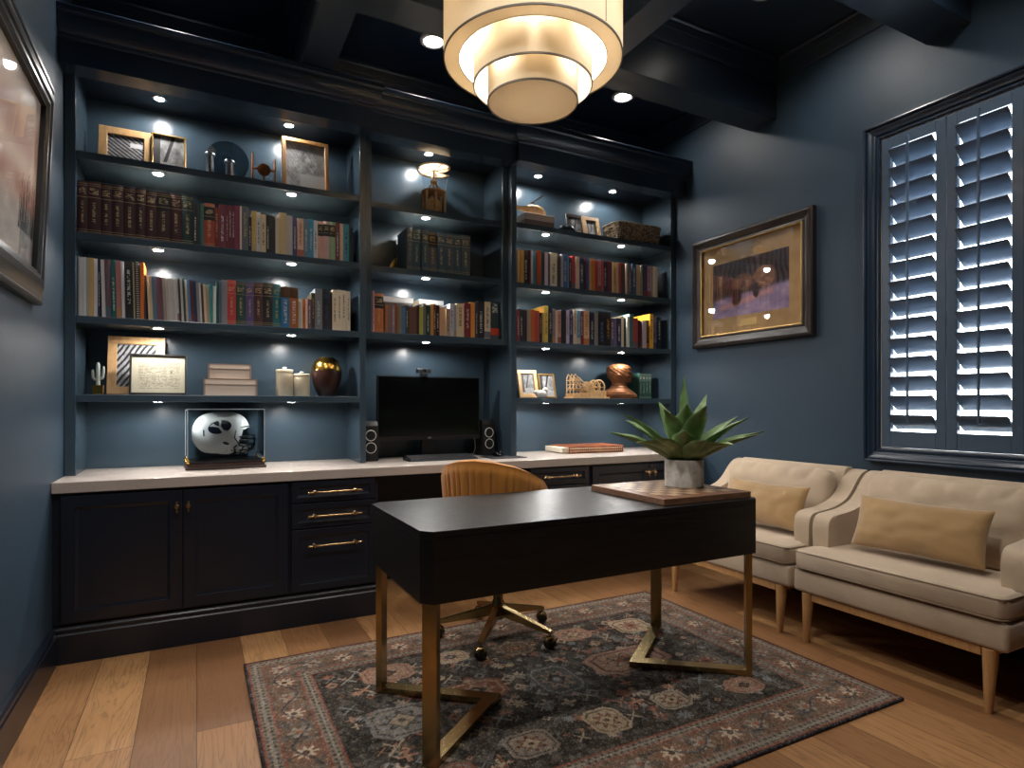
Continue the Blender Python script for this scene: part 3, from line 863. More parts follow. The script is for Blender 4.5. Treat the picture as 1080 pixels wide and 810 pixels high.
# ------------------------------------------------------------------ rug (dyed pile = colour attribute)
RX0, RX1, RY0, RY1 = .184, 2.445, 1.372, 2.905
def rug():
    nu, nv = 520, 350
    W, H = RX1 - RX0, RY1 - RY0
    xs_ = np.linspace(0, W, nu); ys_ = np.linspace(0, H, nv)
    X, Y = np.meshgrid(xs_, ys_, indexing='ij')
    rng = np.random.default_rng(5)
    def C(s): return np.array(hx(s))
    def sm(a, k):
        for _ in range(k):
            a = (a + np.roll(a, 1, 0) + np.roll(a, -1, 0) + np.roll(a, 1, 1) + np.roll(a, -1, 1)) / 5
        return (a - a.mean()) / (a.std() + 1e-9)
    n1 = sm(rng.standard_normal((nu, nv)), 3); n2 = sm(rng.standard_normal((nu, nv)), 40); n3 = rng.standard_normal((nu, nv)); n4 = sm(rng.standard_normal((nu, nv)), 12)
    img = np.zeros((nu, nv, 3)); img[:] = C('3b342d')
    def put(mask, c, a=1.0):
        m = (mask * a)[..., None]
        img[:] = img * (1 - m) + C(c) * m
    e = np.minimum(np.minimum(X, W - X), np.minimum(Y, H - Y))     # distance to edge
    dx, dy = np.minimum(X, W - X), np.minimum(Y, H - Y)
    along = np.where(dx < dy, Y, X)
    # field: broken small ornaments
    put(n4 > 0.9, '5a544c', .8); put(n4 < -1.1, '201f1e', .7)
    # zig-zag and crosses sprinkled on a lattice
    for k in range(420):
        px, py = rng.uniform(.3, W - .3), rng.uniform(.3, H - .3); s = rng.uniform(.012, .036); ty = rng.integers(0, 4)
        c = ['9a948c', 'b09c8a', '9c6650', '77787a', 'b8a488', 'a87c64', '8c5a46', '6a6a6c'][rng.integers(0, 8)]
        a, b_ = np.abs(X - px), np.abs(Y - py)
        if ty == 0: m = (a + b_ < s) & (a + b_ > s * .5)
        elif ty == 1: m = ((a < s * .22) & (b_ < s)) | ((b_ < s * .22) & (a < s))
        elif ty == 2:
            r = np.hypot(a, b_); th = np.arctan2(Y - py, X - px); m = r < s * (.55 + .45 * np.cos(4 * th) ** 2) * .9
        else: m = (np.abs(a - b_) < s * .2) & (a < s)
        put(m & (n3 > -1.3), c, .85)
    def medal(px, py, w, h, cols, petal=8, diamond=.25):
        u, v = (X - RX0 * 0 - px) / w, (Y - py) / h
        a, b_ = np.abs(u), np.abs(v)
        oc = np.maximum(np.maximum(a, b_), (a + b_) / 1.62)
        put(oc < 1, cols[0], .9)
        put((oc < .86) & (oc > .78), cols[3], .8)
        r = np.hypot(u, v); th = np.arctan2(v, u)
        put(r < .52 + .2 * np.cos(petal * th), cols[1], .9)
        put(np.abs(r - (.45 + .12 * np.cos(petal * th + .4))) < .05, cols[3], .8)
        put((a + b_) < .42, cols[2], .95); put((np.maximum(a, b_) < .13), cols[3], .9)
        put((oc < 1) & (np.abs(np.sin(u * 17) * np.sin(v * 17)) > .8), cols[2], .5)
        # stepped tabs
        for sx, sy in ((1, 0), (-1, 0), (0, 1), (0, -1)):
            put((np.abs(u - sx * 1.08) + np.abs(v - sy * 1.08)) < .16, cols[3], .8)
    def at(wx, wy): return wx - RX0, wy - RY0
    cr, ru, pi_, da, gr = 'ab9579', '84543f', 'a07c68', '2b2b2c', '85807a'
    for wx, wy, w, h, cols in ((1.72, 2.16, .20, .11, (pi_, cr, ru, da)), (1.33, 2.14, .105, .135, ('4a4c4a', '7a5a46', da, gr)), (1.317, 1.775, .075, .085, (cr, ru, cr, da)),
                               (.99, 2.20, .13, .085, (ru, '9a6a58', da, cr)), (1.632, 1.784, .075, .065, ('a0917e', ru, cr, da)), (1.33, 2.50, .085, .075, ('6a5a4c', '3a2c28', ru, cr)),
                               (1.994, 2.483, .10, .09, (cr, pi_, ru, da)), (1.0, 1.77, .09, .075, ('8e7f70', ru, cr, da)), (.66, 2.12, .12, .11, (gr, '5c5a58', cr, da)), (.72, 2.52, .11, .08, (pi_, cr, da, ru)),
                               (2.02, 1.98, .10, .085, ('6c6660', cr, ru, da)), (1.02, 2.55, .08, .06, (cr, ru, da, gr)), (1.66, 2.52, .09, .07, (pi_, da, cr, ru)), (.68, 1.72, .10, .07, (ru, cr, da, gr)), (1.98, 1.74, .08, .06, (pi_, cr, da, ru))):
        px, py = at(wx, wy); medal(px, py, w, h, cols)
    # inner guard, main border, outer guard
    bw = .245
    put(e < bw, '64503f'); 
    put((e < bw) & (n4 > .2), '6b5244', .7); put((e < bw) & (n4 < -.7), '4a4742', .8)
    # rosettes in the main border
    def rosettes(nm, horizontal):
        L = W if horizontal else H
        n = int(round((L - .27) / .135))
        for k in range(n + 1):
            s = .135 + (L - .27) * k / n
            for side in (0, 1):
                if horizontal: px, py = s, (.135 if side == 0 else H - .135)
                else: px, py = (.135 if side == 0 else W - .135), s
                r = np.hypot(X - px, Y - py); th = np.arctan2(Y - py, X - px)
                if k % 2 == 0:
                    put(r < .052 + .010 * np.cos(8 * th), '7a5340', .7)
                    put((r < .042 * (.45 + .55 * np.cos(4 * th) ** 2)) & (r > .008), 'b5a58e', .85); put(r < .012, '4a3028', 1)
                else:
                    put(r < .040 * (.4 + .6 * np.abs(np.cos(3 * th))), '8f8478', .8); put(r < .014, ru, 1)
    rosettes('h', True); rosettes('v', False)
    vine = np.abs(e - .135 - .035 * np.sin(along * 2 * PI / .27)) < .006
    put(vine & (e < bw - .05) & (e > .06), '2e3338', .8)
    # guards
    for a0, a1 in ((.014, .066), (.200, .245)):
        g = (e > a0) & (e < a1); put(g, '74685b', .9)
        z_ = np.abs(((along / .026) % 1) - .5) * 2; f = (e - a0) / (a1 - a0)
        put(g & (np.abs(f - .25 - .5 * z_) < .16), '24282c', .85); put(g & (np.abs(f - .5) < .1), 'b5a894', .35)
        put((np.abs(e - a0) < .004) | (np.abs(e - a1) < .004), '7c4636', .9)
    put((e < .012), '2a2426', 1)
    # wear and woven speckle
    put(n2 > .6, '77746f', .16); put(np.clip(n1 * .5, 0, 1), '8c8780', .14); put(np.clip(-n1 * .5, 0, 1), '171614', .30)
    put(np.clip(n3 - .9, 0, 1), 'b5ada2', .2); img *= (1 + .17 * n3[..., None]).clip(.5, 1.6)
    img = img.clip(0, 1)
    # mesh
    co = np.zeros((nu, nv, 3)); co[..., 0] = X + RX0; co[..., 1] = Y + RY0; co[..., 2] = .0115
    idx = np.arange(nu * nv).reshape(nu, nv)
    quads = np.stack([idx[:-1, :-1], idx[1:, :-1], idx[1:, 1:], idx[:-1, 1:]], -1).reshape(-1, 4)
    # skirt down to the floor
    ring = np.concatenate([idx[:, 0], idx[-1, 1:], idx[-2::-1, -1], idx[0, -2:0:-1]])
    low = co.reshape(-1, 3)[ring].copy(); low[:, 2] = .0005
    base = nu * nv; R = len(ring)
    sk = np.array([[ring[i], base + i, base + (i + 1) % R, ring[(i + 1) % R]] for i in range(R)])
    bottom = None
    me = bpy.data.meshes.new('area_rug')
    V = np.concatenate([co.reshape(-1, 3), low]); F = np.concatenate([quads, sk])
    me.vertices.add(len(V)); me.vertices.foreach_set('co', V.ravel().astype(np.float32))
    me.loops.add(F.size); me.loops.foreach_set('vertex_index', F.ravel().astype(np.int32))
    me.polygons.add(len(F)); me.polygons.foreach_set('loop_start', np.arange(0, F.size, 4, dtype=np.int32))
    me.update(calc_edges=True)
    at_ = me.attributes.new('Col', 'FLOAT_COLOR', 'POINT')
    col = np.ones((len(V), 4), np.float32); col[:nu * nv, :3] = img.reshape(-1, 3); col[nu * nv:, :3] = hx('2a2426')
    at_.data.foreach_set('color', col.ravel())
    me.materials.append(M['rug'])
    o = link(bpy.data.objects.new('area_rug', me))
    tag(o, 'worn oriental rug in charcoal, rust and cream under the desk and chair', 'rug')
rug()

# ------------------------------------------------------------------ chess board, plant
CBX, CBY = 1.852, 2.046
cb = thing('chess_board', 'walnut and maple chess board lying on the desk under the agave', 'chess board', (CBX, CBY, .7605), 0)
bm = nb(); box(bm, -.24, -.245, 0, .24, .245, .026, .002, 2); obj('board', bm, M['walnut'], cb)
def chess_mat():
    t = NT('chess_squares'); v = t.coords('Object', (1, 1, 1), (0, 0, 0), (0, 0, .5))
    ck = t.n('ShaderNodeTexChecker'); ck.inputs['Scale'].default_value = 1 / .048
    t.l(v, ck.inputs[0]); n = t.noise(t.coords('Object', (6, 60, 6)), 4, 4)
    ck.inputs[1].default_value = (*hx('c7a884'), 1); ck.inputs[2].default_value = (*hx('77553f'), 1)
    t.bsdf(t.mix(t.math('MULTIPLY', n, .35), ck.outputs[0], hx('4a2e1e')), .38); return t.m
bm = nb(); box(bm, -.192, -.192, .0262, .192, .192, .0268); obj('squares', bm, chess_mat(), cb)
PX, PY, PZ = 1.955, 2.055, .7605 + .0272
pl_ = thing('agave_plant', 'green agave in a mottled concrete pot standing on the chess board', 'potted plant', (PX, PY, PZ))
bm = nb(); lathe(bm, [(0, 0), (.082, 0), (.0855, .003), (.0855, .119), (.083, .122), (.078, .122), (.075, .118), (.075, .095)], 48, cap=False); obj('pot', bm, M['concrete'], pl_, 40)
bm = nb(); lathe(bm, [(.0748, .098), (.05, .102), (0, .104)], 32, cap=False); obj('soil', bm, M['soil'], pl_, 60)
def agave_leaf(az, el, L, W, curl, base_z, twist=0.0):
    bm = nb()
    nu, nv = 18, 9
    # centre line integrates an elevation angle that changes along the leaf
    pts = []; p = Vector((.012, 0, base_z)); 
    for i in range(nu):
        t = i / (nu - 1)
        a = el + curl * (t ** 1.6)
        pts.append((p.copy(), a))
        p = p + Vector((math.cos(a), 0, math.sin(a))) * (L / (nu - 1))
    def wd(t): 
        w = interp([(0, .42), (.22, .78), (.45, 1.0), (.7, .78), (.9, .3), (1, .012)], t); return w * W
    top, bot = [], []
    for i, (c, a) in enumerate(pts):
        t = i / (nu - 1); n_ = Vector((-math.sin(a), 0, math.cos(a))); w = wd(t)
        th = .012 * (1 - t) ** .7 + .0012
        ru_, rl = [], []
        for j in range(nv):
            s = j / (nv - 1) * 2 - 1
            cup = w * .42 * (abs(s) ** 1.8) * (1 - .3 * t) + w * .10 * math.sin(t * 6 + az * 3) * s
            q = c + Vector((0, s * w, 0)) + n_ * cup
            ru_.append(bm.verts.new(q)); rl.append(bm.verts.new(q - n_ * (th * (1 - abs(s) ** 3) + .0009)))
        top.append(ru_); bot.append(rl)
    for i in range(nu - 1):
        for j in range(nv - 1):
            bm.faces.new((top[i][j], top[i + 1][j], top[i + 1][j + 1], top[i][j + 1]))
            bm.faces.new((bot[i][j], bot[i][j + 1], bot[i + 1][j + 1], bot[i + 1][j]))
        for j, sgn in ((0, 1), (nv - 1, -1)):
            bm.faces.new((top[i][j], bot[i][j], bot[i + 1][j], top[i + 1][j]))
    for i in (0, nu - 1):
        for j in range(nv - 1):
            bm.faces.new((top[i][j], top[i][j + 1], bot[i][j + 1], bot[i][j]))
    bmesh.ops.rotate(bm, verts=bm.verts, matrix=Matrix.Rotation(az, 3, 'Z'), cent=(0, 0, 0))
    return bm
CAMA = math.atan2(-PY, -PX)        # bearing from plant to camera
leaves = [  # bearing relative to the camera (deg, + = towards picture right), elevation, length, half width, curl
    (0, 52, .235, .062, -.35, .095), (5, 70, .30, .064, -.2, .10), (-52, 40, .27, .058, -.85, .10), (48, 38, .28, .058, -.8, .10),
    (-78, 50, .35, .048, -.45, .10), (80, 46, .34, .052, -.35, .10), (-95, 30, .36, .046, -.35, .10), (100, 30, .37, .044, -.3, .10),
    (-118, 40, .36, .048, -.35, .10), (122, 44, .35, .046, -.3, .10), (-28, 66, .30, .05, -.5, .105), (150, 60, .37, .04, -.1, .105),
    (180, 78, .40, .026, .05, .11), (-150, 55, .36, .045, -.2, .105), (-70, 30, .34, .046, -.3, .10), (72, 30, .34, .044, -.25, .10), (28, 62, .32, .056, -.35, .105), (-34, 42, .25, .05, -.5, .10), (26, 40, .24, .05, -.45, .10)]
for rel, el, L, W, cu, bz in leaves:
    obj('leaf', agave_leaf(CAMA + math.radians(rel), math.radians(el), L, W, cu, bz), M['leaf'], pl_, 60)

# ------------------------------------------------------------------ desk chair
HX, HY = 1.325, 2.68
ch = thing('desk_chair', 'caramel velvet barrel swivel chair with pleated back and brass star base behind the desk', 'chair', (HX, HY, .012))
def uch(nm, bm, mat, sm=None): return obj(nm, bm, mat, ch, sm)
bm = nb(); lathe(bm, [(.026, .085), (.03, .09), (.03, .17), (.024, .18), (.024, .30), (.032, .31), (.032, .40)], 24); uch('column', bm, M['antique'], 40)
for k in range(5):
    a = math.radians(-132 + 72 * k); R_ = .30
    bm = nb(); d = Vector((math.cos(a), math.sin(a), 0)); w = Vector((-d.y, d.x, 0))
    P8 = []
    for (r, zlo, zhi, hw) in ((.022, .105, .155, .017), (R_, .066, .082, .012)):
        P8.append([(d * r + w * (s * hw) + Vector((0, 0, z))) for z in (zlo, zhi) for s in (-1, 1)])
    A, B = P8
    quadbox(bm, [A[0], B[0], B[1], A[1], A[2], B[2], B[3], A[3]])
    lg = uch('base_arm', bm, M['antique'])
    bm = nb(); c = d * (R_ - .008)
    for s in (-1, 1):
        rr = lathe(bm, [(.0, -.010), (.022, -.010), (.0255, -.005), (.0255, .005), (.022, .010), (0, .010)], 20, (s * .0115, 0, 0), 'x', cap=False)
    bmesh.ops.rotate(bm, verts=bm.verts, matrix=Matrix.Rotation(a + 1.2, 3, 'Z'), cent=(0, 0, 0))
    bmesh.ops.translate(bm, verts=bm.verts, vec=(c.x, c.y, .0262))
    cs = obj('caster', bm, M['black'], lg, 40)
    bm = nb(); sphere(bm, (c.x, c.y, .036), .0275, 16, 10, 1, 1, .85)
    bmesh.ops.delete(bm, geom=[v for v in bm.verts if v.co.z < .034], context='VERTS')
    tube(bm, [(c.x, c.y, .055), (c.x, c.y, .07)], .006, 8)
    obj('caster_hood', bm, M['antique'], cs, 50)
# upholstered shell
SHX, SHY = -.01, .04            # shell centre relative to hub
BK = math.radians(-136)          # bearing of the back
def lerp_tab(tab, x):
    xs__, ys__ = zip(*tab); return float(np.interp(x, xs__, ys__))
def shell_pt(t, v, out):
    """t -1..1 around the barrel, v 0..1 up, out 0 inner 1 outer"""
    th = t * math.radians(128)
    a = BK + th
    ext = 1 + .16 * max(0, (abs(math.degrees(th)) - 70) / 58)
    zt = lerp_tab([(0, .874), (20, .866), (45, .842), (68, .806), (90, .762), (110, .70), (128, .635)], abs(math.degrees(th)))
    r0 = .165 + .04 * v ** .8
    r = (r0 + (.055 * out)) * ext
    z0 = .40
    z = z0 + (zt - z0) * v
    return r, a, z
def shell():
    bm = nb(); nt, nv = 260, 22
    prof = []
    for k in range(nv): prof.append((k / (nv - 1), 1.0))
    tops = [(1.0 , .86, .010), (1.0, .5, .016), (1.0, .14, .010)]
    rows = []
    for i in range(nt):
        t = i / (nt - 1) * 2 - 1; row = []
        pl = abs(math.sin((t + .012 * math.sin(t * 37)) * 30 * PI / 2.0)); dp = .85 + .3 * math.sin(t * 91 + 1)
        for k in range(nv):
            v = k / (nv - 1); r, a, z = shell_pt(t, v, 1.0)
            g = .016 * dp * (1 - pl ** .5) * min(1, v * 6) * min(1, (1 - v) * 5)
            r -= g; 
            if v > .93: r -= .010 * ((v - .93) / .07) ** 2
            if v < .1: r -= .03 * (1 - v / .1) ** 2
            row.append((r, a, z))
        for vv, oo, up in tops:
            r, a, z = shell_pt(t, vv, oo); row.append((r, a, z + up))
        for k in range(nv - 1, -1, -1):
            v = k / (nv - 1); r, a, z = shell_pt(t, v, 0.0)
            g = .004 * (1 - pl ** .45) * min(1, (1 - v) * 5)
            r += g; row.append((r, a, z))
        rows.append([bm.verts.new((SHX + r * math.cos(a), SHY + r * math.sin(a), z)) for r, a, z in row])
    n = len(rows[0])
    for i in range(nt - 1):
        for k in range(n):
            bm.faces.new((rows[i][k], rows[i + 1][k], rows[i + 1][(k + 1) % n], rows[i][(k + 1) % n]))
    for r in (rows[0], rows[-1]): bm.faces.new(r)
    return bm
uch('backrest', shell(), M['chair'], 55)
bm = nb(); lathe(bm, [(0, .395), (.13, .395), (.16, .41), (.17, .44), (.168, .475), (.15, .497), (.12, .507), (0, .51)], 40, (SHX - .02 * math.cos(BK), SHY - .02 * math.sin(BK), 0), cap=False); uch('seat', bm, M['chair'], 60)
# ------------------------------------------------------------------ settees
def puff(bm, w, d, h, nx=28, ny=20, edge=.35, p=4.0, crown=.5, wrinkle=0.0, seed=0, gather=0.0):
    """boxy cushion centred at the origin: w (x) by d (y), thickness h, sides EDGE*h high, crowned faces"""
    def surf(sgn):
        V = []
        for i in range(nx):
            row = []
            for j in range(ny):
                u, v = i / (nx - 1) * 2 - 1, j / (ny - 1) * 2 - 1
                # rounded-rectangle footprint
                sq = ((abs(u) ** 9 + abs(v) ** 9) ** (-1 / 9) * max(abs(u), abs(v))) if (u or v) else 1
                x, y = u * sq * w / 2, v * sq * d / 2
                fu, fv = 1 - abs(u) ** p, 1 - abs(v) ** p
                t = (max(fu, 0) * max(fv, 0)) ** .5
                z = h / 2 * (edge + (1 - edge) * t)
                if wrinkle:
                    z += wrinkle * (mnoise.noise(Vector((u * 2.3 + seed, v * 2.3, sgn * 3.1 + seed))) * t)
                if gather:
                    z -= gather * (abs(math.sin(u * 8.5 + seed)) ** 6) * max(0, abs(v) ** 4 - .05) * t ** .3
                row.append(bm.verts.new((x, y, sgn * z)))
            V.append(row)
        for i in range(nx - 1):
            for j in range(ny - 1):
                q = (V[i][j], V[i + 1][j], V[i + 1][j + 1], V[i][j + 1])
                bm.faces.new(q if sgn > 0 else q[::-1])
        return V
    A, B = surf(1), surf(-1)
    for i in range(nx - 1):
        for j in (0, ny - 1):
            bm.faces.new((A[i][j], A[i + 1][j], B[i + 1][j], B[i][j]))
    for j in range(ny - 1):
        for i in (0, nx - 1):
            bm.faces.new((A[i][j], A[i][j + 1], B[i][j + 1], B[i][j]))

SW = .895
def settee(y0, label):
    """local frame: x forward (away from the wall), y along, z up; turned to face -X"""
    t = thing('settee', label, 'settee', (3.265, y0 + SW / 2, 0), PI, 'oatmeal settees under the window')
    h = SW / 2
    D = .645
    for (x, y, sx) in ((D - .024, h - .066, 1), (D - .024, -h + .066, 1), (.04, h - .066, -1), (.04, -h + .066, -1)):
        bm = nb(); n = 16; rg = []
        for z, r, dx in ((0, .0125, .012 * sx), (.004, .0135, .012 * sx), (.12, .019, .006 * sx), (.19, .0235, 0), (.2395, .0245, 0)):
            rg.append([bm.verts.new((x + dx + r * math.copysign(abs(math.cos(2 * PI * k / n)) ** .75, math.cos(2 * PI * k / n)), y + r * math.copysign(abs(math.sin(2 * PI * k / n)) ** .75, math.sin(2 * PI * k / n)), z)) for k in range(n)])
        for a, b_ in zip(rg, rg[1:]):
            for k in range(n): bm.faces.new((a[k], a[(k + 1) % n], b_[(k + 1) % n], b_[k]))
        bm.faces.new(rg[0]); bm.faces.new(rg[-1])
        obj('leg', bm, M['oak'], t, 40)
    bm = nb()
    box(bm, D - .045, -h + .0925, .205, D - .012, h - .0925, .2395, .002); box(bm, .03, -h + .0925, .212, .05, h - .0925, .2395, .002)
    for s in (-1, 1): box(bm, .065, s * (h - .066) - .012, .212, D - .06, s * (h - .066) + .012, .2395, .002)
    obj('rail', bm, M['oak'], t)
    bm = nb(); box(bm, .0, -h, .24, D, h, .350, .018, 4); obj('base', bm, M['linen'], t, 40)
    # T-shaped seat cushion
    aw = .088
    def seat_f():
        bm = nb()
        fx, bx, ax = D + .012, .15, .498
        out = [(bx, -h + aw + .004), (ax, -h + aw + .004), (ax, -h + .004), (fx - .03, -h + .004), (fx, -h + .034), (fx, h - .034), (fx - .03, h - .004), (ax, h - .004), (ax, h - aw - .004), (bx, h - aw - .004)]
        prism(bm, out, .352, .445, 'z', bev=.022, seg=4)
        # crown the top
        for v in bm.verts:
            if v.co.z > .44:
                u = min(1, max(0, 1 - abs((v.co.x - .4) / .27) ** 3)); w_ = min(1, max(0, 1 - abs(v.co.y / (h)) ** 4)); v.co.z += .012 * u * w_
        return bm
    bm = seat_f(); c = obj('seat_cushion', bm, M['linen'], t, 50)
    fx = D + .012
    bm = nb()
    for z in (.437, .361):
        tube(bm, [(.51, -h + .008, z), (fx - .034, -h + .007, z), (fx - .012, -h + .016, z), (fx - .003, -h + .038, z), (fx - .003, h - .038, z), (fx - .012, h - .016, z), (fx - .034, h - .007, z), (.51, h - .008, z)], .0035, 6)
    obj('piping', bm, M['piping'], c, 60)
    # arms
    top = [(.498, .352), (.498, .50), (.496, .545), (.486, .578), (.464, .597), (.43, .604), (.37, .609), (.31, .617), (.25, .632), (.195, .655), (.15, .692), (.112, .736), (.075, .772), (.04, .792), (.0, .800)]
    def smooth(P, n=4):
        out = []
        for i in range(len(P) - 1):
            p0, p1, p2, p3 = P[max(i - 1, 0)], P[i], P[i + 1], P[min(i + 2, len(P) - 1)]
            for k in range(n):
                q = k / n
                out.append(tuple(.5 * (2 * b_ + (c_ - a_) * q + (2 * a_ - 5 * b_ + 4 * c_ - d_) * q * q + (3 * b_ - a_ - 3 * c_ + d_) * q ** 3) for a_, b_, c_, d_ in zip(p0, p1, p2, p3)))
        return out + [P[-1]]
    top = [top[0]] + smooth(top[1:])
    prof = top + [(-.012, .352)]
    for s in (-1, 1):
        bm = nb()
        ya, yb_ = (s * h, s * (h - aw)) if s > 0 else (s * h, s * (h - aw))
        lo, hi = min(ya, yb_), max(ya, yb_)
        prism(bm, prof, lo + .0005, hi - .0005, 'y', bev=.022, seg=6)
        a = obj('arm', bm, M['linen'], t, 50)
        bm = nb(); yo = s * (h - .010)
        tube(bm, [(x - .004 if x > .48 else x, yo, z - .006) for i, (x, z) in enumerate(top)], .0042, 6)
        obj('piping', bm, M['piping'], a, 60)
    # back frame with rolled top edge
    bm = nb(); yi = h - aw + .004
    prism(bm, [(0, .352), (.125, .352), (.112, .60), (.085, .775), (.070, .800), (.045, .812), (.015, .810), (-.008, .795)], -yi, yi, 'y', bev=.006, seg=2)
    obj('backrest', bm, M['linen'], t, 50)
    bm = nb(); puff(bm, 2 * (h - aw) - .012, .365, .15, 48, 26, .30, 3.6, wrinkle=.014, seed=y0, gather=.03)
    # stand it up: local (x,y) -> (along, up)
    R_ = Matrix(((0, 0, 1), (1, 0, 0), (0, 1, 0))).to_4x4()
    bmesh.ops.transform(bm, matrix=Matrix.Translation((.180, 0, .620)) @ Matrix.Rotation(math.radians(-11), 4, 'Y') @ R_, verts=bm.verts)
    bc = obj('back_cushion', bm, M['linen'], t, 60)
    return t
settee(1.106, 'oatmeal linen settee under the shutter window, nearer one with its oak legs in full view')
settee(2.020, 'oatmeal linen settee in the corner beside the agave, partly behind the desk')
def pillow(loc, rz, tilt, w, hh, label, seed):
    t = thing('lumbar_pillow', label, 'cushion', loc, rz, 'camel velvet pillows')
    bm = nb()
    nx, ny = 40, 24
    sides = []
    for sg in (1, -1):
        V = []
        for i in range(nx):
            row = []
            for j in range(ny):
                u, v = i / (nx - 1) * 2 - 1, j / (ny - 1) * 2 - 1
                x = u * w / 2 * (1 - .045 * (1 - v * v) * abs(u) ** 3 ); y = v * hh / 2 * (1 - .07 * (1 - u * u) * abs(v) ** 3)
                tt = ((1 - u * u) * (1 - v * v)) ** .48
                z = sg * (.062 * tt + .0015)
                z += .006 * mnoise.noise(Vector((u * 4 + seed, v * 3, sg * 2.0))) * tt ** .5
                z += .007 * mnoise.noise(Vector((u * 11 + seed, v * 2, sg * 5.0))) * tt * abs(u) ** 3
                row.append(bm.verts.new((x, y, z)))
            V.append(row)
        for i in range(nx - 1):
            for j in range(ny - 1): bm.faces.new((V[i][j], V[i + 1][j], V[i + 1][j + 1], V[i][j + 1]))
        sides.append(V)
    A, B = sides
    for i in range(nx - 1):
        for j in (0, ny - 1): bm.faces.new((A[i][j], A[i + 1][j], B[i + 1][j], B[i][j]))
    for j in range(ny - 1):
        for i in (0, nx - 1): bm.faces.new((A[i][j], A[i][j + 1], B[i][j + 1], B[i][j]))
    R_ = Matrix(((0, 0, 1), (1, 0, 0), (0, 1, 0))).to_4x4()
    bmesh.ops.transform(bm, matrix=Matrix.Translation((0, 0, hh / 2)) @ Matrix.Rotation(tilt, 4, 'Y') @ R_, verts=bm.verts)
    obj('cushion_body', bm, M['velvet'], t, 70)
    return t
pillow((2.880, 1.56, .470), PI + .03, math.radians(-20), .56, .25, 'camel velvet lumbar pillow on the nearer settee under the shutters', 1.3)
pillow((2.880, 2.40, .470), PI - .03, math.radians(-20), .56, .25, 'camel velvet lumbar pillow on the corner settee, half hidden by the desk', 4.1)

# ------------------------------------------------------------------ pictures
def print_mesh(nm, w, h, nu, nv, f, parent, y=0.0, mat=None, z0=0.0, x0=None):
    """flat print in the xz plane facing -y; f(u,v arrays)->rgb display colours (0..1), v up"""
    u, v = np.meshgrid((np.arange(nu)) / (nu - 1), (np.arange(nv)) / (nv - 1), indexing='ij')
    rgb = np.stack([np.broadcast_to(c, u.shape) for c in f(u, v)], -1).clip(0, 1)
    rgb = np.where(rgb <= .04045, rgb / 12.92, ((rgb + .055) / 1.055) ** 2.4)
    co = np.zeros((nu, nv, 3)); co[..., 0] = (u - .5) * w; co[..., 1] = y; co[..., 2] = v * h + z0
    idx = np.arange(nu * nv).reshape(nu, nv)
    F = np.stack([idx[:-1, :-1], idx[1:, :-1], idx[1:, 1:], idx[:-1, 1:]], -1).reshape(-1, 4)
    me = bpy.data.meshes.new(nm)
    me.from_pydata(co.reshape(-1, 3).tolist(), [], F.tolist())
    a = me.attributes.new('Col', 'FLOAT_COLOR', 'POINT')
    c = np.ones((nu * nv, 4), np.float32); c[:, :3] = rgb.reshape(-1, 3); a.data.foreach_set('color', c.ravel())
    me.materials.append(mat or M['print'])
    return link(bpy.data.objects.new(nm, me), parent)

def frame_ring(bm, w, h, prof, z0=0.0):
    """prof: list of (inset from the outer edge, y) ; outer size w x h, bottom at z0, centred on x"""
    rings = []
    for o, y in prof:
        rings.append([bm.verts.new((x, y, z)) for x, z in ((-w / 2 + o, z0 + o), (w / 2 - o, z0 + o), (w / 2 - o, z0 + h - o), (-w / 2 + o, z0 + h - o))])
    n = len(rings)
    for i in range(n):
        a, c = rings[i], rings[(i + 1) % n]
        for k in range(4):
            j = (k + 1) % 4; bm.faces.new((a[k], a[j], c[j], c[k]))

def nz(u, v, s, seed=0):
    """cheap smooth value noise in numpy"""
    rng = np.random.default_rng(int(seed * 1000 + s * 13) & 0xffff)
    g = rng.random((int(s) + 3, int(s) + 3))
    x, y = u * s, v * s; i, j = x.astype(int), y.astype(int); fx, fy = x - i, y - j
    fx, fy = fx * fx * (3 - 2 * fx), fy * fy * (3 - 2 * fy)
    return (g[i, j] * (1 - fx) * (1 - fy) + g[i + 1, j] * fx * (1 - fy) + g[i, j + 1] * (1 - fx) * fy + g[i + 1, j + 1] * fx * fy)
def fbm(u, v, s, seed=0): return .5 * nz(u, v, s, seed) + .3 * nz(u, v, s * 2, seed + 1) + .2 * nz(u, v, s * 4, seed + 2)
def mixc(a, b, t): return tuple(x * (1 - t) + y * t for x, y in zip(a, b))

# framed winter landscape on the window wall  (frame faces -X: rotate local -y to -x)
pic = thing('framed_picture', 'framed winter forest painting with tan mat and dark walnut frame on the window wall', 'picture', (XR - .002, 2.862, 1.577), -PI / 2)
PW, PH = .99, .783
bm = nb(); frame_ring(bm, PW, PH, [(0, 0), (0, -.036), (.008, -.044), (.020, -.046), (.045, -.032), (.062, -.026), (.070, -.030), (.078, -.030), (.080, -.012), (.080, 0)])
fr = obj('frame', bm, M['darkframe'], pic)
bm = nb(); frame_ring(bm, PW - .150, PH - .150, [(0, -.0305), (.004, -.034), (.010, -.032), (.012, -.02), (0, -.02)], .075); obj('gilt_fillet', bm, M['gilt'], fr)
mt = NT('tan_suede_mat'); v_ = mt.coords(); n_ = mt.noise(v_, 9, 5); mt.bsdf(mt.ramp(n_, [(.3, hx('c09a68')), (.7, hx('d8b380'))]), .8, bump=mt.noise(v_, 90, 3), bstr=.1)
bm = nb(); box(bm, -PW / 2 + .081, -.012, .081, PW / 2 - .081, -.002, PH - .081); mb = obj('mat_board', bm, mt.m, pic)
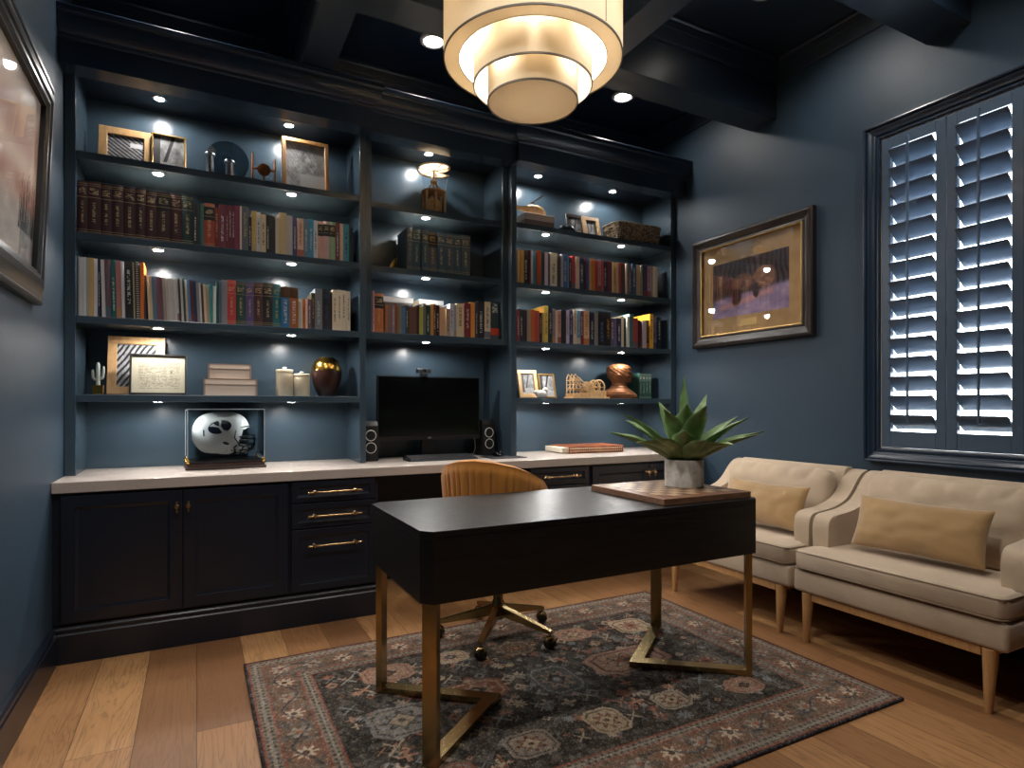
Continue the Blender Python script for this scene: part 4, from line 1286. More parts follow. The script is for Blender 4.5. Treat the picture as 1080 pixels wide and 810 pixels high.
def winter(u, v):
    sky = mixc((.16, .12, .14), (.30, .22, .22), fbm(u, v, 5, 3))
    trunks = (np.sin(u * 95 + 6 * nz(u, v, 4, 2)) > .45) & (v > .36 + .08 * nz(u, v, 8, 5))
    c = tuple(np.where(trunks, s * .45, s) for s in sky)
    glow = np.exp(-((u - .12) / .1) ** 2 - ((v - .62) / .16) ** 2) * .6
    c = mixc(c, (.62, .36, .22), glow)
    snow_h = .33 + .10 * u + .05 * (nz(u, v, 6, 8) - .5)
    sn = 1 / (1 + np.exp((v - snow_h) * 60)); snow = mixc((.38, .34, .48), (.66, .56, .64), fbm(u, v, 7, 9))
    c = mixc(c, snow, sn)
    path = np.exp(-(((v - .22 - .25 * (u - .3)) / .05) ** 2)) * ((u > .1) & (u < .8)) * .7
    c = mixc(c, (.76, .52, .46), path)
    c = tuple(np.clip(k * 1.25 + .02, 0, 1) for k in c)
    # a leaning hay rick, a stone hut and rust coloured bushes stand in for the painted subject
    for px, py, rx, ry, col in ((.42, .58, .16, .17, (.60, .42, .32)), (.70, .60, .15, .22, (.66, .46, .36)), (.34, .32, .07, .16, (.34, .17, .14)), (.60, .40, .05, .14, (.30, .20, .16)), (.16, .52, .10, .12, (.44, .26, .18))):
        r = ((u - px) / rx) ** 2 + ((v - py) / ry) ** 2 + .7 * (fbm(u, v, 12, px * 9) - .5)
        c = mixc(c, tuple(k * (.6 + .7 * fbm(u, v, 16, 4)) for k in col), 1 / (1 + np.exp((r - .8) * 9)))
    return c
print_mesh('painting', .63, .385, 200, 124, winter, mb, -.0126, z0=.195)
bm = nb(); box(bm, -.07, -.0145, .118, .07, -.012, .168, .002); obj('plaque', bm, simple('satin_brass_plaque', 'd9b878', .5, .4), mb)
bm = nb(); box(bm, -PW / 2 + .081, -.0185, .081, PW / 2 - .081, -.017, PH - .081); obj('glass', bm, M['glass'], pic)

# big dark framed desert picture on the entrance-side wall, hung with its top leaning out
pic2 = thing('framed_picture', 'large framed desert sunset picture in a wide charcoal frame cut off by the photo edge', 'picture', (XL + .003, 2.35, 1.545), PI / 2)
pic2.rotation_euler = (math.radians(2.6), 0, PI / 2)
QW, QH = 1.22, .862
bm = nb(); frame_ring(bm, QW, QH, [(0, 0), (0, -.022), (.006, -.028), (.016, -.028), (.022, -.024), (.06, -.040), (.085, -.042), (.092, -.036), (.104, -.036), (.112, -.026), (.118, -.026), (.120, -.008), (.120, 0)])
fr = obj('frame', bm, M['greyframe'], pic2)
def desert(u, v):
    c = mixc((.62, .42, .34), (.80, .74, .68), np.clip((v - .35) * 1.7, 0, 1))
    band = np.exp(-((v - .52) / .08) ** 2); c = mixc(c, (.86, .78, .70), band * .7)
    c = mixc(c, (.55, .34, .26), np.exp(-((v - .72) / .1) ** 2) * .6 * nz(u, v, 5, 1))
    low = 1 / (1 + np.exp((v - .27 - .04 * nz(u, v, 9, 3)) * 70)); c = mixc(c, mixc((.26, .24, .24), (.62, .60, .58), fbm(u, v, 10, 4)), low)
    hill = 1 / (1 + np.exp((v - .46 + .9 * np.abs(u - .66) + .04 * nz(u, v, 14, 6)) * 60)); c = mixc(c, (.78, .74, .70), hill * (u < .8) * .6)
    c = tuple(np.clip(k * 1.15, 0, 1) for k in c)
    for k in range(16):
        px = .78 + .013 * k; top = .36 + .12 * math.sin(k * 1.7) ** 2 + (.05 if 5 < k < 12 else 0)
        m = (np.abs(u - px - .05 * (v - .2) * math.sin(k * 2.3)) < .006 * (1 - np.clip((v - .2) / (top - .1), 0, .9))) & (v > .17) & (v < top)
        c = tuple(np.where(m, .09, s) for s in c)
    return c
print_mesh('picture_print', QW - .23, QH - .23, 240, 160, desert, pic2, -.010, z0=.115)
bm = nb(); box(bm, -QW / 2 + .117, -.0155, .117, QW / 2 - .117, -.014, QH - .117); obj('glass', bm, M['pictureglass'], pic2)

# ------------------------------------------------------------------ small frames on the shelves
def stripes(a, f, seed, dark=.12, lite=.72):
    def g(u, v):
        s = np.sin((u * math.cos(a) + v * math.sin(a)) * f + 2 * nz(u, v, 3, seed))
        k = dark + (lite - dark) * (s > -.1) * (.55 + .45 * fbm(u, v, 8, seed))
        k = np.where((u > .62) & (v > .62) & (v < .8), .82, k)
        return (k, k * 1.0, k * 1.02)
    return g
def mono(seed):
    def g(u, v):
        k = .25 + .5 * fbm(u, v, 5, seed) ; k = np.where(np.abs(u - .45 - (v - .5) * .4) < .06, .14, k); k = np.where(v < .28 + .05 * nz(u, v, 9, seed), .45 + .3 * fbm(u, v, 20, seed), k)
        k = np.where((u < .22) & (v > .1), .2, k); return (k, k, k)
    return g
def sketch(u, v):
    k = .5 + .32 * fbm(u, v, 6, 5); r = np.hypot((u - .5) / .3, (v - .55) / .33)
    k = np.where(r < 1, .3 + .6 * fbm(u, v, 9, 8), k); k = np.where(np.abs(np.sin((u + v * .6) * 40 + 5 * nz(u, v, 4, 1))) < .18, k * .6, k)
    k = np.where((v < .35) & (u > .35), .55 + .35 * np.sin((u * .8 - v) * 60) ** 2, k); return (k, k, k)
def docu(u, v):
    p = .66 + .05 * fbm(u, v, 6, 2); lines = (np.abs((v * 26) % 1 - .5) < .24) & (u > .12) & (u < .9) & (v > .12) & (v < .83) & (nz(u, v * 1.0, 60, 4) > .42)
    k = np.where(lines, p - .22, p); k = np.where((np.hypot((u - .74) * 1.4, v - .56) < .035), .45, k); return (k, k * .96, k * .84)
def small_frame(label, x, y, z, w, h, fw, fd, fmat, art, lean=8, rz=0.0, group=None, mat_w=0.0, nm='photo_frame'):
    t = thing(nm, label, 'picture frame', (x, y, z + .0008 + fd * math.sin(math.radians(lean))), rz, group)
    t.rotation_euler = (math.radians(-lean), 0, rz)
    # pivot is the bottom front edge, leaning back
    bm = nb(); frame_ring(bm, w, h, [(0, fd), (0, .002), (.002, 0), (fw - .002, 0), (fw, .002), (fw, fd)]); obj('frame', bm, fmat, t)
    bm = nb(); box(bm, -w / 2 + fw * .6, fd * .75, fw * .6, w / 2 - fw * .6, fd * .9, h - fw * .6); obj('backing', bm, M['black'], t)
    iw, ih = w - 2 * fw, h - 2 * fw
    print_mesh('print', iw, ih, 70, 56, art, t, fd * .55, z0=fw)
    return t
small_frame('wide oak frame with a striped photo at the wall end of the top shelf', -.335, 3.775, 2.397, .245, .235, .040, .02, M['framewood'], stripes(.9, 60, 1), 9)
small_frame('thin gilt frame with a grey photo beside the pewter canisters on the top shelf', -.135, 3.755, 2.397, .165, .235, .009, .02, M['gilt'], mono(2), 8)
small_frame('deep walnut frame with a pale pencil sketch on the top shelf beside the copper ornament', .573, 3.70, 2.397, .265, .335, .022, .032, M['oak'], sketch, 8)
small_frame('large pale oak frame with a striped photo leaning behind the framed document', -.285, 3.745, 1.207, .262, .318, .042, .02, M['framewood'], stripes(-.7, 55, 3), 12)
small_frame('black beaded frame holding a cream handwritten document', -.178, 3.655, 1.207, .262, .218, .010, .016, M['blackframe'], docu, 11)
small_frame('brass-edged frame with a grey photo behind the pale wood frame near the basket', 2.517, 3.755, 2.39, .15, .205, .024, .018, M['darkframe'], mono(6), 14, -.08)
small_frame('pale wood frame with a small grey photo leaning beside the woven basket', 2.640, 3.715, 2.39, .145, .195, .030, .018, M['framewood'], mono(8), 16, -.05)
small_frame('wide pale oak frame with a grey photo, on the lowest shelf behind the porcelain ornament', 2.088, 3.715, 1.205, .155, .205, .028, .018, M['framewood'], mono(11), 15, -.03)
small_frame('slim gilt frame with a grey photo beside the wooden engine', 2.247, 3.72, 1.205, .135, .182, .012, .016, M['gilt'], mono(13), 15, -.05)
# ------------------------------------------------------------------ top shelf ornaments (helmet bookcase)
def lt(label, cat, name, loc, rz=0.0, group=None): return thing(name, label, cat, (loc[0], loc[1], loc[2] + .0006), rz, group)
S1, S4, R1, R4 = 2.397, 1.207, 2.39, 1.205
t = lt('round smoky glass plate on edge behind the two pewter canisters', 'plate', 'glass_plate', (.157, 3.80, S1))
bm = nb()
R_ = .113
pr = [(0, .010), (R_ * .62, .009), (R_ * .70, .006), (R_ * .97, -.006), (R_, -.007), (R_, -.003), (R_ * .97, -.002), (R_ * .70, .010), (R_ * .62, .013), (0, .014)]
lathe(bm, pr, 56, (0, .025, R_ + .045), 'y', cap=False)
obj('plate_body', bm, M['darkglass'], t, 40)
bm = nb()
for s in (-1, 1):
    tube(bm, [(s * .05, -.02, .003), (s * .05, .0, .003), (s * .05, .05, .003), (s * .05, .055, .07)], .003, 6); tube(bm, [(s * .05, -.02, .003), (s * .05, -.02, .05), (s * .05, .012, .062)], .003, 6)
tube(bm, [(-.05, .03, .003), (.05, .03, .003)], .003, 6)
obj('plate_stand', bm, M['black'], t)
def pewter(x, y, h, r, label):
    t = lt(label, 'canister', 'pewter_canister', (x, y, S1), 0, 'pewter canisters')
    bm = nb(); lathe(bm, [(0, 0), (r, 0), (r + .001, .004), (r - .002, .010), (r - .002, h - .02), (r, h - .017)], 28, cap=False); obj('canister_body', bm, M['pewter'], t, 35)
    bm = nb(); lathe(bm, [(r, h - .017), (r + .0045, h - .013), (r + .005, h - .006), (r + .002, h - .001), (r * .7, h), (0, h)], 28, cap=False); obj('lid', bm, M['pewter'], t, 35)
pewter(.064, 3.70, .142, .022, 'taller pewter canister in front of the smoky glass plate')
pewter(.161, 3.68, .112, .0225, 'shorter pewter canister in front of the smoky glass plate')
t = lt('small copper desk ornament with a round wheel between two slatted uprights', 'ornament', 'copper_ornament', (.34, 3.70, S1))
bm = nb(); box(bm, -.07, -.03, 0, .07, .03, .008, .002); obj('base', bm, M['copper'], t)
for x, h in ((-.06, .185), (.058, .17)):
    bm = nb()
    for k in (-1, 0, 1): box(bm, x - .004, k * .018 - .005, .008, x + .004, k * .018 + .005, h - abs(k) * .02, .001)
    for z in (.04, .13): box(bm, x - .003, -.024, z, x + .003, .024, z + .006)
    obj('upright', bm, M['copper'], t)
bm = nb(); lathe(bm, [(.012, -.014), (.014, -.008), (.027, -.007), (.033, -.009), (.035, 0), (.033, .009), (.027, .007), (.014, .008), (.012, .014)], 28, (0, 0, .10), 'y'); tube(bm, [(-.056, 0, .10), (.054, 0, .10)], .006, 8); tube(bm, [(0, 0, .008), (0, 0, .075)], .005, 8); obj('wheel', bm, M['copper'], t, 50)

# ------------------------------------------------------------------ lowest shelf (helmet bookcase)
t = lt('small pale ceramic cactus in a square gold pot by the pale oak frame', 'ornament', 'cactus_ornament', (-.440, 3.655, S4))
bm = nb(); 
quadbox(bm, [(-.020, -.020, 0), (.020, -.020, 0), (.020, .020, 0), (-.020, .020, 0), (-.0235, -.0235, .047), (.0235, -.0235, .047), (.0235, .0235, .047), (-.0235, .0235, .047)]); obj('pot', bm, M['gold'], t)
bm = nb()
def rib(bm, pts, r):
    N = len(pts); tp = [1.0] * N; tp[-1] = .35; tp[-2] = .8
    tube(bm, pts, r, 14, taper=tp)
rib(bm, [(0, 0, .045), (0, 0, .09), (0, 0, .13), (0, 0, .155), (0, 0, .163)], .0095)
rib(bm, [(0, 0, .075), (-.014, 0, .076), (-.021, 0, .084), (-.022, 0, .105), (-.022, 0, .121), (-.022, 0, .126)], .0065)
rib(bm, [(0, 0, .078), (.013, 0, .080), (.020, 0, .090), (.022, 0, .115), (.023, 0, .138), (.023, 0, .144)], .0065)
obj('cactus_body', bm, M['cactus'], t, 60)

def keepsake(x, y, z, w, d, h, label, group='stacked keepsake boxes'):
    t = lt(label, 'box', 'keepsake_box', (x, y, z), 0, group)
    bm = nb(); box(bm, -w / 2 + .004, 0.004, 0, w / 2 - .004, d - .004, h * .68, .001); obj('box_body', bm, M['boxpaper'], t)
    bm = nb(); box(bm, -w / 2, 0, h * .66, w / 2, d, h, .0015); obj('lid', bm, M['boxpaper'], t)
    bm = nb()
    for sx in (-1, 1):
        box(bm, sx * (w / 2 - .002) - .0045, -.0008, 0, sx * (w / 2 - .002) + .0045, .006, h + .0005)
    box(bm, -w / 2, -.0008, h - .005, w / 2, .004, h + .0007); box(bm, -w / 2, -.0008, h * .645, w / 2, .003, h * .67)
    obj('edge_binding', bm, M['boxedge'], t)
keepsake(.167, 3.665, S4, .265, .19, .092, 'wide blush keepsake box with taupe edges, lower of the stacked pair')
keepsake(.163, 3.67, S4 + .094, .212, .16, .080, 'narrower blush keepsake box with taupe edges, on top of the pair')

def canister(x, y, r, h, label):
    t = lt(label, 'jar', 'ceramic_jar', (x, y, S4), 0, 'cream ceramic jars')
    bm = nb(); lathe(bm, [(0, 0), (r - .002, 0), (r, .003), (r, h * .78), (r - .003, h * .80), (r - .003, h * .82)], 36, cap=False); obj('jar_body', bm, M['cream'], t, 35)
    bm = nb(); lathe(bm, [(r - .002, h * .82), (r + .001, h * .83), (r + .001, h * .90), (r - .003, h * .92), (0, h * .925)], 36, cap=False)
    l = obj('lid', bm, M['cream'], t, 35)
    bm = nb(); lathe(bm, [(.006, h * .915), (.007, h * .95), (.012, h * .97), (.012, h * .995), (.009, h * 1.01), (0, h * 1.012)], 16, cap=False); obj('knob', bm, M['shell'], l, 50)
canister(.4505, 3.70, .047, .166, 'taller cream ceramic jar with a knobbed lid beside the boxes')
canister(.5460, 3.70, .045, .142, 'shorter cream ceramic jar with a knobbed lid beside the gold-topped vase')
t = lt('egg-shaped vase with a brass top and dark wood belly on the lowest shelf', 'vase', 'egg_vase', (.690, 3.72, S4))
pv = [(.030, 0), (.045, .002), (.062, .03), (.080, .08), (.0885, .125), (.0885, .152)]
bm = nb(); lathe(bm, [(0, 0)] + pv + [(0, .152)], 44, cap=False); obj('vase_belly', bm, M['walnutvase'], t, 40)
bm = nb(); lathe(bm, [(.0887, .1525), (.0875, .165), (.080, .19), (.066, .213), (.048, .227), (.046, .232), (.042, .232), (.042, .20)], 44, cap=False); obj('vase_top', bm, M['gold'], t, 40)

# ------------------------------------------------------------------ helmet in its display case
HCX, HCY = .138, 3.715
case = lt('clear acrylic display case on a black and wood base holding the football helmet', 'display case', 'display_case', (HCX, HCY, ZCT), math.radians(3))
bm = nb(); box(bm, -.198, -.135, 0, .198, .135, .012, .003, 2); box(bm, -.190, -.128, .012, .190, .128, .030, .002); obj('base', bm, M['walnutvase'], case)
bm = nb(); box(bm, -.178, -.118, .030, .178, .118, .044, .002); obj('plinth', bm, M['black'], case)
for sx in (-1, 1):
    for sy in (-1, 1):
        bm = nb(); lathe(bm, [(.011, .0305), (.008, .036), (.011, .042), (.005, .050), (.006, .056), (.0, .062)], 14, (sx * .1845, sy * .123, 0)); obj('corner_post', bm, M['gold'], case, 40)
x0, x1, y0, y1, z0, z1, th = -.1875, .1875, -.1265, .1265, .0605, .318, .003
for q in ((x0, y0, z0, x1, y0 + th, z1), (x0, y1 - th, z0, x1, y1, z1), (x0, y0 + th, z0, x0 + th, y1 - th, z1), (x1 - th, y0 + th, z0, x1, y1 - th, z1), (x0, y0, z1, x1, y1, z1 + th)):
    bm = nb(); box(bm, *q); obj('acrylic_panel', bm, M['acrylic'], case)
bm = nb()
for sx in (x0, x1):
    for sy in (y0, y1):
        box(bm, sx - .0016, sy - .0016, z0, sx + .0016, sy + .0016, z1 + .003)
for sy in (y0, y1): box(bm, x0, sy - .0016, z1 + .0005, x1, sy + .0016, z1 + .0035)
for sx in (x0, x1): box(bm, sx - .0016, y0, z1 + .0005, sx + .0016, y1, z1 + .0035)
obj('edge_highlight', bm, M['acrylicedge'], case)  # pale strips added along the edges, edge-lit brightness put into their colour

helm = thing('football_helmet', 'white football helmet with dark oval Y decal inside the clear display case', 'helmet', (HCX - .012, HCY, ZCT + .046), math.radians(-2))
HA, HB, HCc, HZ = .142, .108, .128, .135     # half length, width, height, centre height
def hpt(az, el, k=1.0):
    """point on the shell: az from +x (forward) towards -y, el up"""
    x, y, z = math.cos(el) * math.cos(az), -math.cos(el) * math.sin(az), math.sin(el)
    px = x * HA * (1.0 + (.06 if x < 0 else 0)); py = y * HB; pz = z * (HCc if z > 0 else HCc * .98)
    # fuller crown, flatter sides, slight rear swell
    s = (abs(x) ** 2.5 + abs(y) ** 2.5 + abs(z) ** 2.5) ** (-1 / 2.5)
    px, py, pz = px * s, py * s * 1.0, pz * s
    if pz < 0 and x < 0: px *= 1 - .25 * (pz / HCc) ** 2
    return Vector((px * k, py * k, pz * k + HZ))
def helmet_shell():
    bm = nb(); EL = [(0, 17), (28, 16), (46, 11), (54, -6), (58, -30), (63, -47), (72, -53), (90, -52), (110, -47), (140, -44), (180, -40)]
    azs = []
    a = 0.0
    while a < 180:
        azs.append(a); a += .6 if 44 < a < 66 else 3.0
    azs = azs + [180.0] + [360 - q for q in azs[:0:-1]]
    ne = 40; cols = []
    top = bm.verts.new(hpt(0, PI / 2))
    for a in azs:
        e0 = math.radians(interp(EL, a if a <= 180 else 360 - a))
        cols.append([bm.verts.new(hpt(math.radians(a), e0 + (PI / 2 - e0) * j / ne)) for j in range(ne)])
    n = len(cols)
    for i in range(n):
        k = (i + 1) % n
        for j in range(ne - 1): bm.faces.new((cols[i][j], cols[k][j], cols[k][j + 1], cols[i][j + 1]))
        bm.faces.new((cols[i][-1], cols[k][-1], top))
    # inner skin and rim
    inner = [[bm.verts.new(Vector((0, 0, HZ)) + (v.co - Vector((0, 0, HZ))) * .955) for v in c[:ne - 1]] for c in cols]
    for i in range(n):
        k = (i + 1) % n
        for j in range(ne - 2): bm.faces.new((inner[i][j], inner[i][j + 1], inner[k][j + 1], inner[k][j]))
        bm.faces.new((cols[i][0], inner[i][0], inner[k][0], cols[k][0]))
    return bm
sh = obj('shell', helmet_shell(), M['helmet'], helm, 50)
def decal(nm, polys, mat, k, parent):
    """polygons in (az, el)-like local coordinates on the visible (-y) side, lifted onto the shell; x forward, z up in metres"""
    bm = nb()
    def put(x, z):
        # find the shell point with this x,z on the -y side
        lo, hi = .05, PI - .05
        az_, el_ = PI / 2, 0.0
        for _ in range(40):
            p = hpt(az_, el_)
            el_ += (z + HZ - p.z) / HCc * .7; az_ -= (x - p.x) / HA * .7
            el_ = max(-1.3, min(1.3, el_)); az_ = max(lo, min(hi, az_))
        p = hpt(az_, el_); n_ = Vector((p.x / HA ** 2, p.y / HB ** 2, (p.z - HZ) / HCc ** 2)).normalized()
        return p + n_ * k
    for poly in polys:
        # fan of small quads for curvature: centre plus rim rings
        cx = sum(p[0] for p in poly) / len(poly); cz = sum(p[1] for p in poly) / len(poly)
        rings = [[bm.verts.new(put(cx + (x - cx) * f, cz + (z - cz) * f)) for x, z in poly] for f in (.35, .7, 1)]
        c = bm.verts.new(put(cx, cz)); n = len(poly)
        for i in range(n):
            j = (i + 1) % n
            bm.faces.new((c, rings[0][i], rings[0][j]))
            for a, b_ in zip(rings, rings[1:]): bm.faces.new((a[i], b_[i], b_[j], a[j]))
    return obj(nm, bm, mat, parent, 60)
def oval(cx, cz, a, b_, tilt, n=40):
    return [(cx + a * math.cos(t) * math.cos(tilt) - b_ * math.sin(t) * math.sin(tilt), cz + a * math.cos(t) * math.sin(tilt) + b_ * math.sin(t) * math.cos(tilt)) for t in [2 * PI * k / n for k in range(n)]]
OX, OZ, TL = -.012, .043, .25
decal('oval_logo', [oval(OX, OZ, .058, .035, TL)], M['navylogo'], .0009, sh)
def rot2(p): return (OX + p[0] * math.cos(TL + .55) - p[1] * math.sin(TL + .55), OZ + p[0] * math.sin(TL + .55) + p[1] * math.cos(TL + .55))
def dens(poly, n=6):
    out = []
    for a, b_ in zip(poly, poly[1:] + poly[:1]):
        for k in range(n): out.append((a[0] + (b_[0] - a[0]) * k / n, a[1] + (b_[1] - a[1]) * k / n))
    return out
def rY(p, s=1.0):
    a = .62; x, z = p[0] * s, p[1] * s
    return (OX + x * math.cos(a) - z * math.sin(a) , OZ + x * math.sin(a) + z * math.cos(a))
YL = [[(-.0055, -.027), (.0055, -.027), (.0055, .002), (-.0055, .002)],
      [(-.0055, .001), (.004, -.002), (-.014, .024), (-.026, .024)], [(.0055, .001), (-.004, -.002), (.014, .024), (.026, .024)],
      [(-.030, .022), (-.010, .022), (-.010, .028), (-.030, .028)], [(.010, .022), (.030, .022), (.030, .028), (.010, .028)], [(-.013, -.031), (.013, -.031), (.013, -.025), (-.013, -.025)]]
decal('letter_y', [dens([rY(p, 1.18) for p in q]) for q in YL], M['helmet'], .0018, sh)
decal('ear_vent', [oval(.018, -.045, .017, .008, -.35, 20)], M['black'], .0008, sh)
decal('side_vent', [dens([(-.093, .028), (-.087, .030), (-.086, -.006), (-.092, -.004)])], M['black'], .0008, sh)
decal('bolt', [oval(.047, -.085, .0045, .0045, 0, 14)], M['black'], .0015, sh); decal('bolt', [oval(.020, -.085, .0035, .0035, 0, 14)], M['pewter'], .0015, sh); decal('bolt', [oval(.045, -.012, .003, .003, 0, 14)], M['pewter'], .0015, sh)
# face mask bars, black coated wire
bm = nb()
def bar(pts, r=.0038): tube(bm, [(x, y, z + HZ) for x, y, z in pts], r, 8)
for s in (-1, 1):
    bar([(.092, s * .085, .040), (.066, s * .098, .020), (.060, s * .101, -.015), (.082, s * .096, -.050), (.105, s * .080, -.058), (.150, s * .058, -.060)])
    bar([(.105, s * .080, -.058), (.098, s * .088, -.085), (.085, s * .094, -.098), (.060, s * .100, -.098), (.058, s * .101, -.070), (.070, s * .099, -.058)])
    bar([(.150, s * .058, -.060), (.150, s * .058, -.085), (.085, s * .094, -.105)])
    bar([(.092, s * .085, .040), (.130, s * .062, .046), (.146, s * .03, .048)])
for z, xf in ((-.010, .165), (-.030, .170), (-.060, .168), (-.085, .160)):
    bar([(.083, -.095, z), (.125, -.075, z), (xf - .008, -.04, z), (xf, 0, z), (xf - .008, .04, z), (.125, .075, z), (.083, .095, z)])
for y in (-.028, .028): bar([(.160, y, -.010), (.166, y, -.035), (.162, y, -.060), (.155, y, -.085)])
obj('face_mask', bm, M['black'], helm, 50)
bm = nb(); grid(bm, 16, 10, lambda u, v: Vector((.070 + .06 * (1 - abs(2 * u - 1) ** 2) , (2 * u - 1) * .088, HZ - .105 + .045 * v - .0 * u)))
bmesh.ops.solidify(bm, geom=bm.faces[:], thickness=.006); obj('chin_strap', bm, M['white'], helm, 50)
bm = nb(); sphere(bm, (-.01, 0, HZ + .012), .1, 24, 16, 1.15, .88, 1.0); obj('liner', bm, M['black'], helm, 60)

# ------------------------------------------------------------------ wooden kinetic model on the hutch
t = lt('laser-cut wooden kinetic model with a spiral wheel on top of the navy volumes shelf', 'model', 'kinetic_model', (1.377, 3.735, 2.392))
bm = nb()
for x in (-.062, .0, .062):
    box(bm, x - .007, -.045, 0, x + .007, -.030, .150, .001); box(bm, x - .007, .030, 0, x + .007, .045, .150, .001)
lathe(bm, [(.078, .150), (.080, .152), (.080, .160), (.078, .162)], 36); lathe(bm, [(.074, 0), (.074, .008)], 36); obj('frame', bm, M['plywood'], t, 40)
bm = nb(); lathe(bm, [(.048, -.006), (.050, -.005), (.050, .005), (.048, .006)], 32, (0, 0, .075), 'y'); lathe(bm, [(.020, -.016), (.020, .016)], 20, (.03, 0, .08), 'y'); obj('flywheel', bm, M['plywood'], t, 40)
bm = nb()
for s in (-1, 1):
    tube(bm, [(s * .052, 0, .16), (s * .03, 0, .19), (s * .008, 0, .225)], .0055, 6)
tube(bm, [(0, 0, .16), (0, 0, .318)], .007, 10); lathe(bm, [(.020, .215), (.022, .225), (.020, .235)], 20); obj('mast', bm, M['plywood'], t, 40)
bm = nb()
tube(bm, [(.104 * math.cos(a), .104 * math.sin(a), .285 + .045 * (a / (2 * PI * 1.15))) for a in [2 * PI * 1.15 * k / 60 for k in range(61)]], .0055, 6)
for k in range(7):
    a = 2 * PI * 1.1 * k / 7; tube(bm, [(.0, 0, .30), (.104 * math.cos(a), .104 * math.sin(a), .285 + .045 * (a / (2 * PI * 1.15)))], .0032, 6)
obj('spiral_wheel', bm, M['plywood'], t, 50)
bm = nb(); N = 40
V0 = [bm.verts.new((.015 * math.cos(a), .015 * math.sin(a), .302)) for a in [2 * PI * 1.02 * k / N for k in range(N + 1)]]
V1 = [bm.verts.new((.101 * math.cos(a), .101 * math.sin(a), .287 + .045 * (a / (2 * PI * 1.15)))) for a in [2 * PI * 1.02 * k / N for k in range(N + 1)]]
for k in range(N): bm.faces.new((V0[k], V1[k], V1[k + 1], V0[k + 1]))
bmesh.ops.solidify(bm, geom=bm.faces[:], thickness=.0012); obj('sail', bm, shade_mat('translucent_sail', 'e8dcc4', .5), t, 60)
bm = nb()
for s in (-1, 1): tube(bm, [(s * .1, 0, .29), (s * .07, -.02, .165)], .0008, 5)
obj('thread', bm, M['white'], t)

# ------------------------------------------------------------------ monitor, speakers, keyboard, mouse
MY = 3.735
mon = lt('large black computer monitor standing on the worktop under the hutch', 'monitor', 'computer_monitor', (1.352, MY, ZCT))
MW, MZ0, MZ1 = .700, .118, .530
bm = nb(); N = 24
def cy(u): return .012 - .020 * (2 * u - 1) ** 2
fr_ = [[bm.verts.new(((u - .5) * MW, cy(u) + dy, z)) for dy, z in ((0, MZ0), (0, MZ1), (.022, MZ1), (.035, MZ1 - .05), (.035, MZ0 + .05), (.022, MZ0))] for u in [k / N for k in range(N + 1)]]
for a, c in zip(fr_, fr_[1:]):
    for k in range(6): bm.faces.new((a[k], c[k], c[(k + 1) % 6], a[(k + 1) % 6]))
bm.faces.new(fr_[0]); bm.faces.new(fr_[-1]); obj('bezel', bm, M['black'], mon, 30)
bm = nb(); grid(bm, N + 1, 2, lambda u, v: Vector(((u - .5) * (MW - .014), cy(.5 + (u - .5) * .98) - .0012, MZ0 + .026 + v * (MZ1 - MZ0 - .033)))); bmesh.ops.solidify(bm, geom=bm.faces[:], thickness=.0008); obj('screen', bm, M['blackgloss'], mon, 30)
bm = nb(); box(bm, -.012, .0095, MZ0 + .008, .012, .0112, MZ0 + .016); obj('badge', bm, M['chrome'], mon)
bm = nb(); box(bm, -.045, .035, .010, .045, .062, .36, .006, 2); box(bm, -.12, -.03, 0, .12, .12, .010, .004, 2); obj('stand', bm, M['black'], mon)
bm = nb(); box(bm, -.085, -.012 + .02, MZ1 + .022, .012, .020 + .02, MZ1 + .052, .005, 2); box(bm, -.06, .0, MZ1 + .0005, -.015, .035, MZ1 + .024, .003); 
wc = obj('webcam_body', bm, M['black'], None); 
wcam = lt('small black webcam clipped to the top edge of the computer monitor', 'webcam', 'webcam', (1.352, MY, ZCT)); wc.parent = wcam
bm = nb(); lathe(bm, [(.012, 0), (.012, -.004), (.009, -.005), (0, -.003)], 20, (-.037, .008, MZ1 + .037), 'y'); obj('camera_lens', bm, M['blackgloss'], wcam, 40)
M['speakerblack'] = simple('matt_black_cabinet', '08080a', .55, var=.1)
M['keys'] = simple('dark_grey_keycaps', '3a3a3e', .5, var=.1)
def speaker(x, y, rz, label):
    t = lt(label, 'speaker', 'desktop_speaker', (x, y, ZCT), rz, 'black computer speakers')
    bm = nb(); poly = [(-.052, 0), (-.048, .10), (-.044, .215), (-.02, .245), (.06, .24), (.072, .1), (.075, 0)]
    prism(bm, poly, -.045, .045, 'x', bev=.006, seg=2); obj('cabinet_body', bm, M['speakerblack'], t, 30)
    for z, r in ((.082, .0315), (.157, .0315)):
        bm = nb(); yy = -.0505 + .0035 * (z / .1)
        pts = [(r * math.cos(a), yy - .001, z + r * math.sin(a)) for a in [2 * PI * k / 36 for k in range(36)]]
        tube(bm, pts, .0026, 8, closed=True); d = obj('driver_ring', bm, M['white'], t, 60)
        bm = nb(); lathe(bm, [(r - .002, -.0005), (r * .55, .012), (r * .45, .010), (0, .004)], 28, (0, yy - .0005, z), 'y', cap=False); obj('cone', bm, M['blackgloss'], t, 60)
    return t
speaker(1.762, 3.755, .10, 'black speaker with two silver rings beside the monitor, nearer the mouse')
speaker(.942, 3.70, -.02, 'black speaker with two silver rings half hidden behind the bookcase panel')
kb = lt('black computer keyboard with a silver front edge on the pale worktop', 'keyboard', 'keyboard', (1.365, 3.575, ZCT), .0)
bm = nb(); quadbox(bm, [(-.225, -.075, 0), (.225, -.075, 0), (.225, .075, 0), (-.225, .075, 0), (-.222, -.072, .010), (.222, -.072, .010), (.222, .072, .026), (-.222, .072, .026)]); obj('keyboard_base', bm, M['chrome'], kb)
bm = nb()
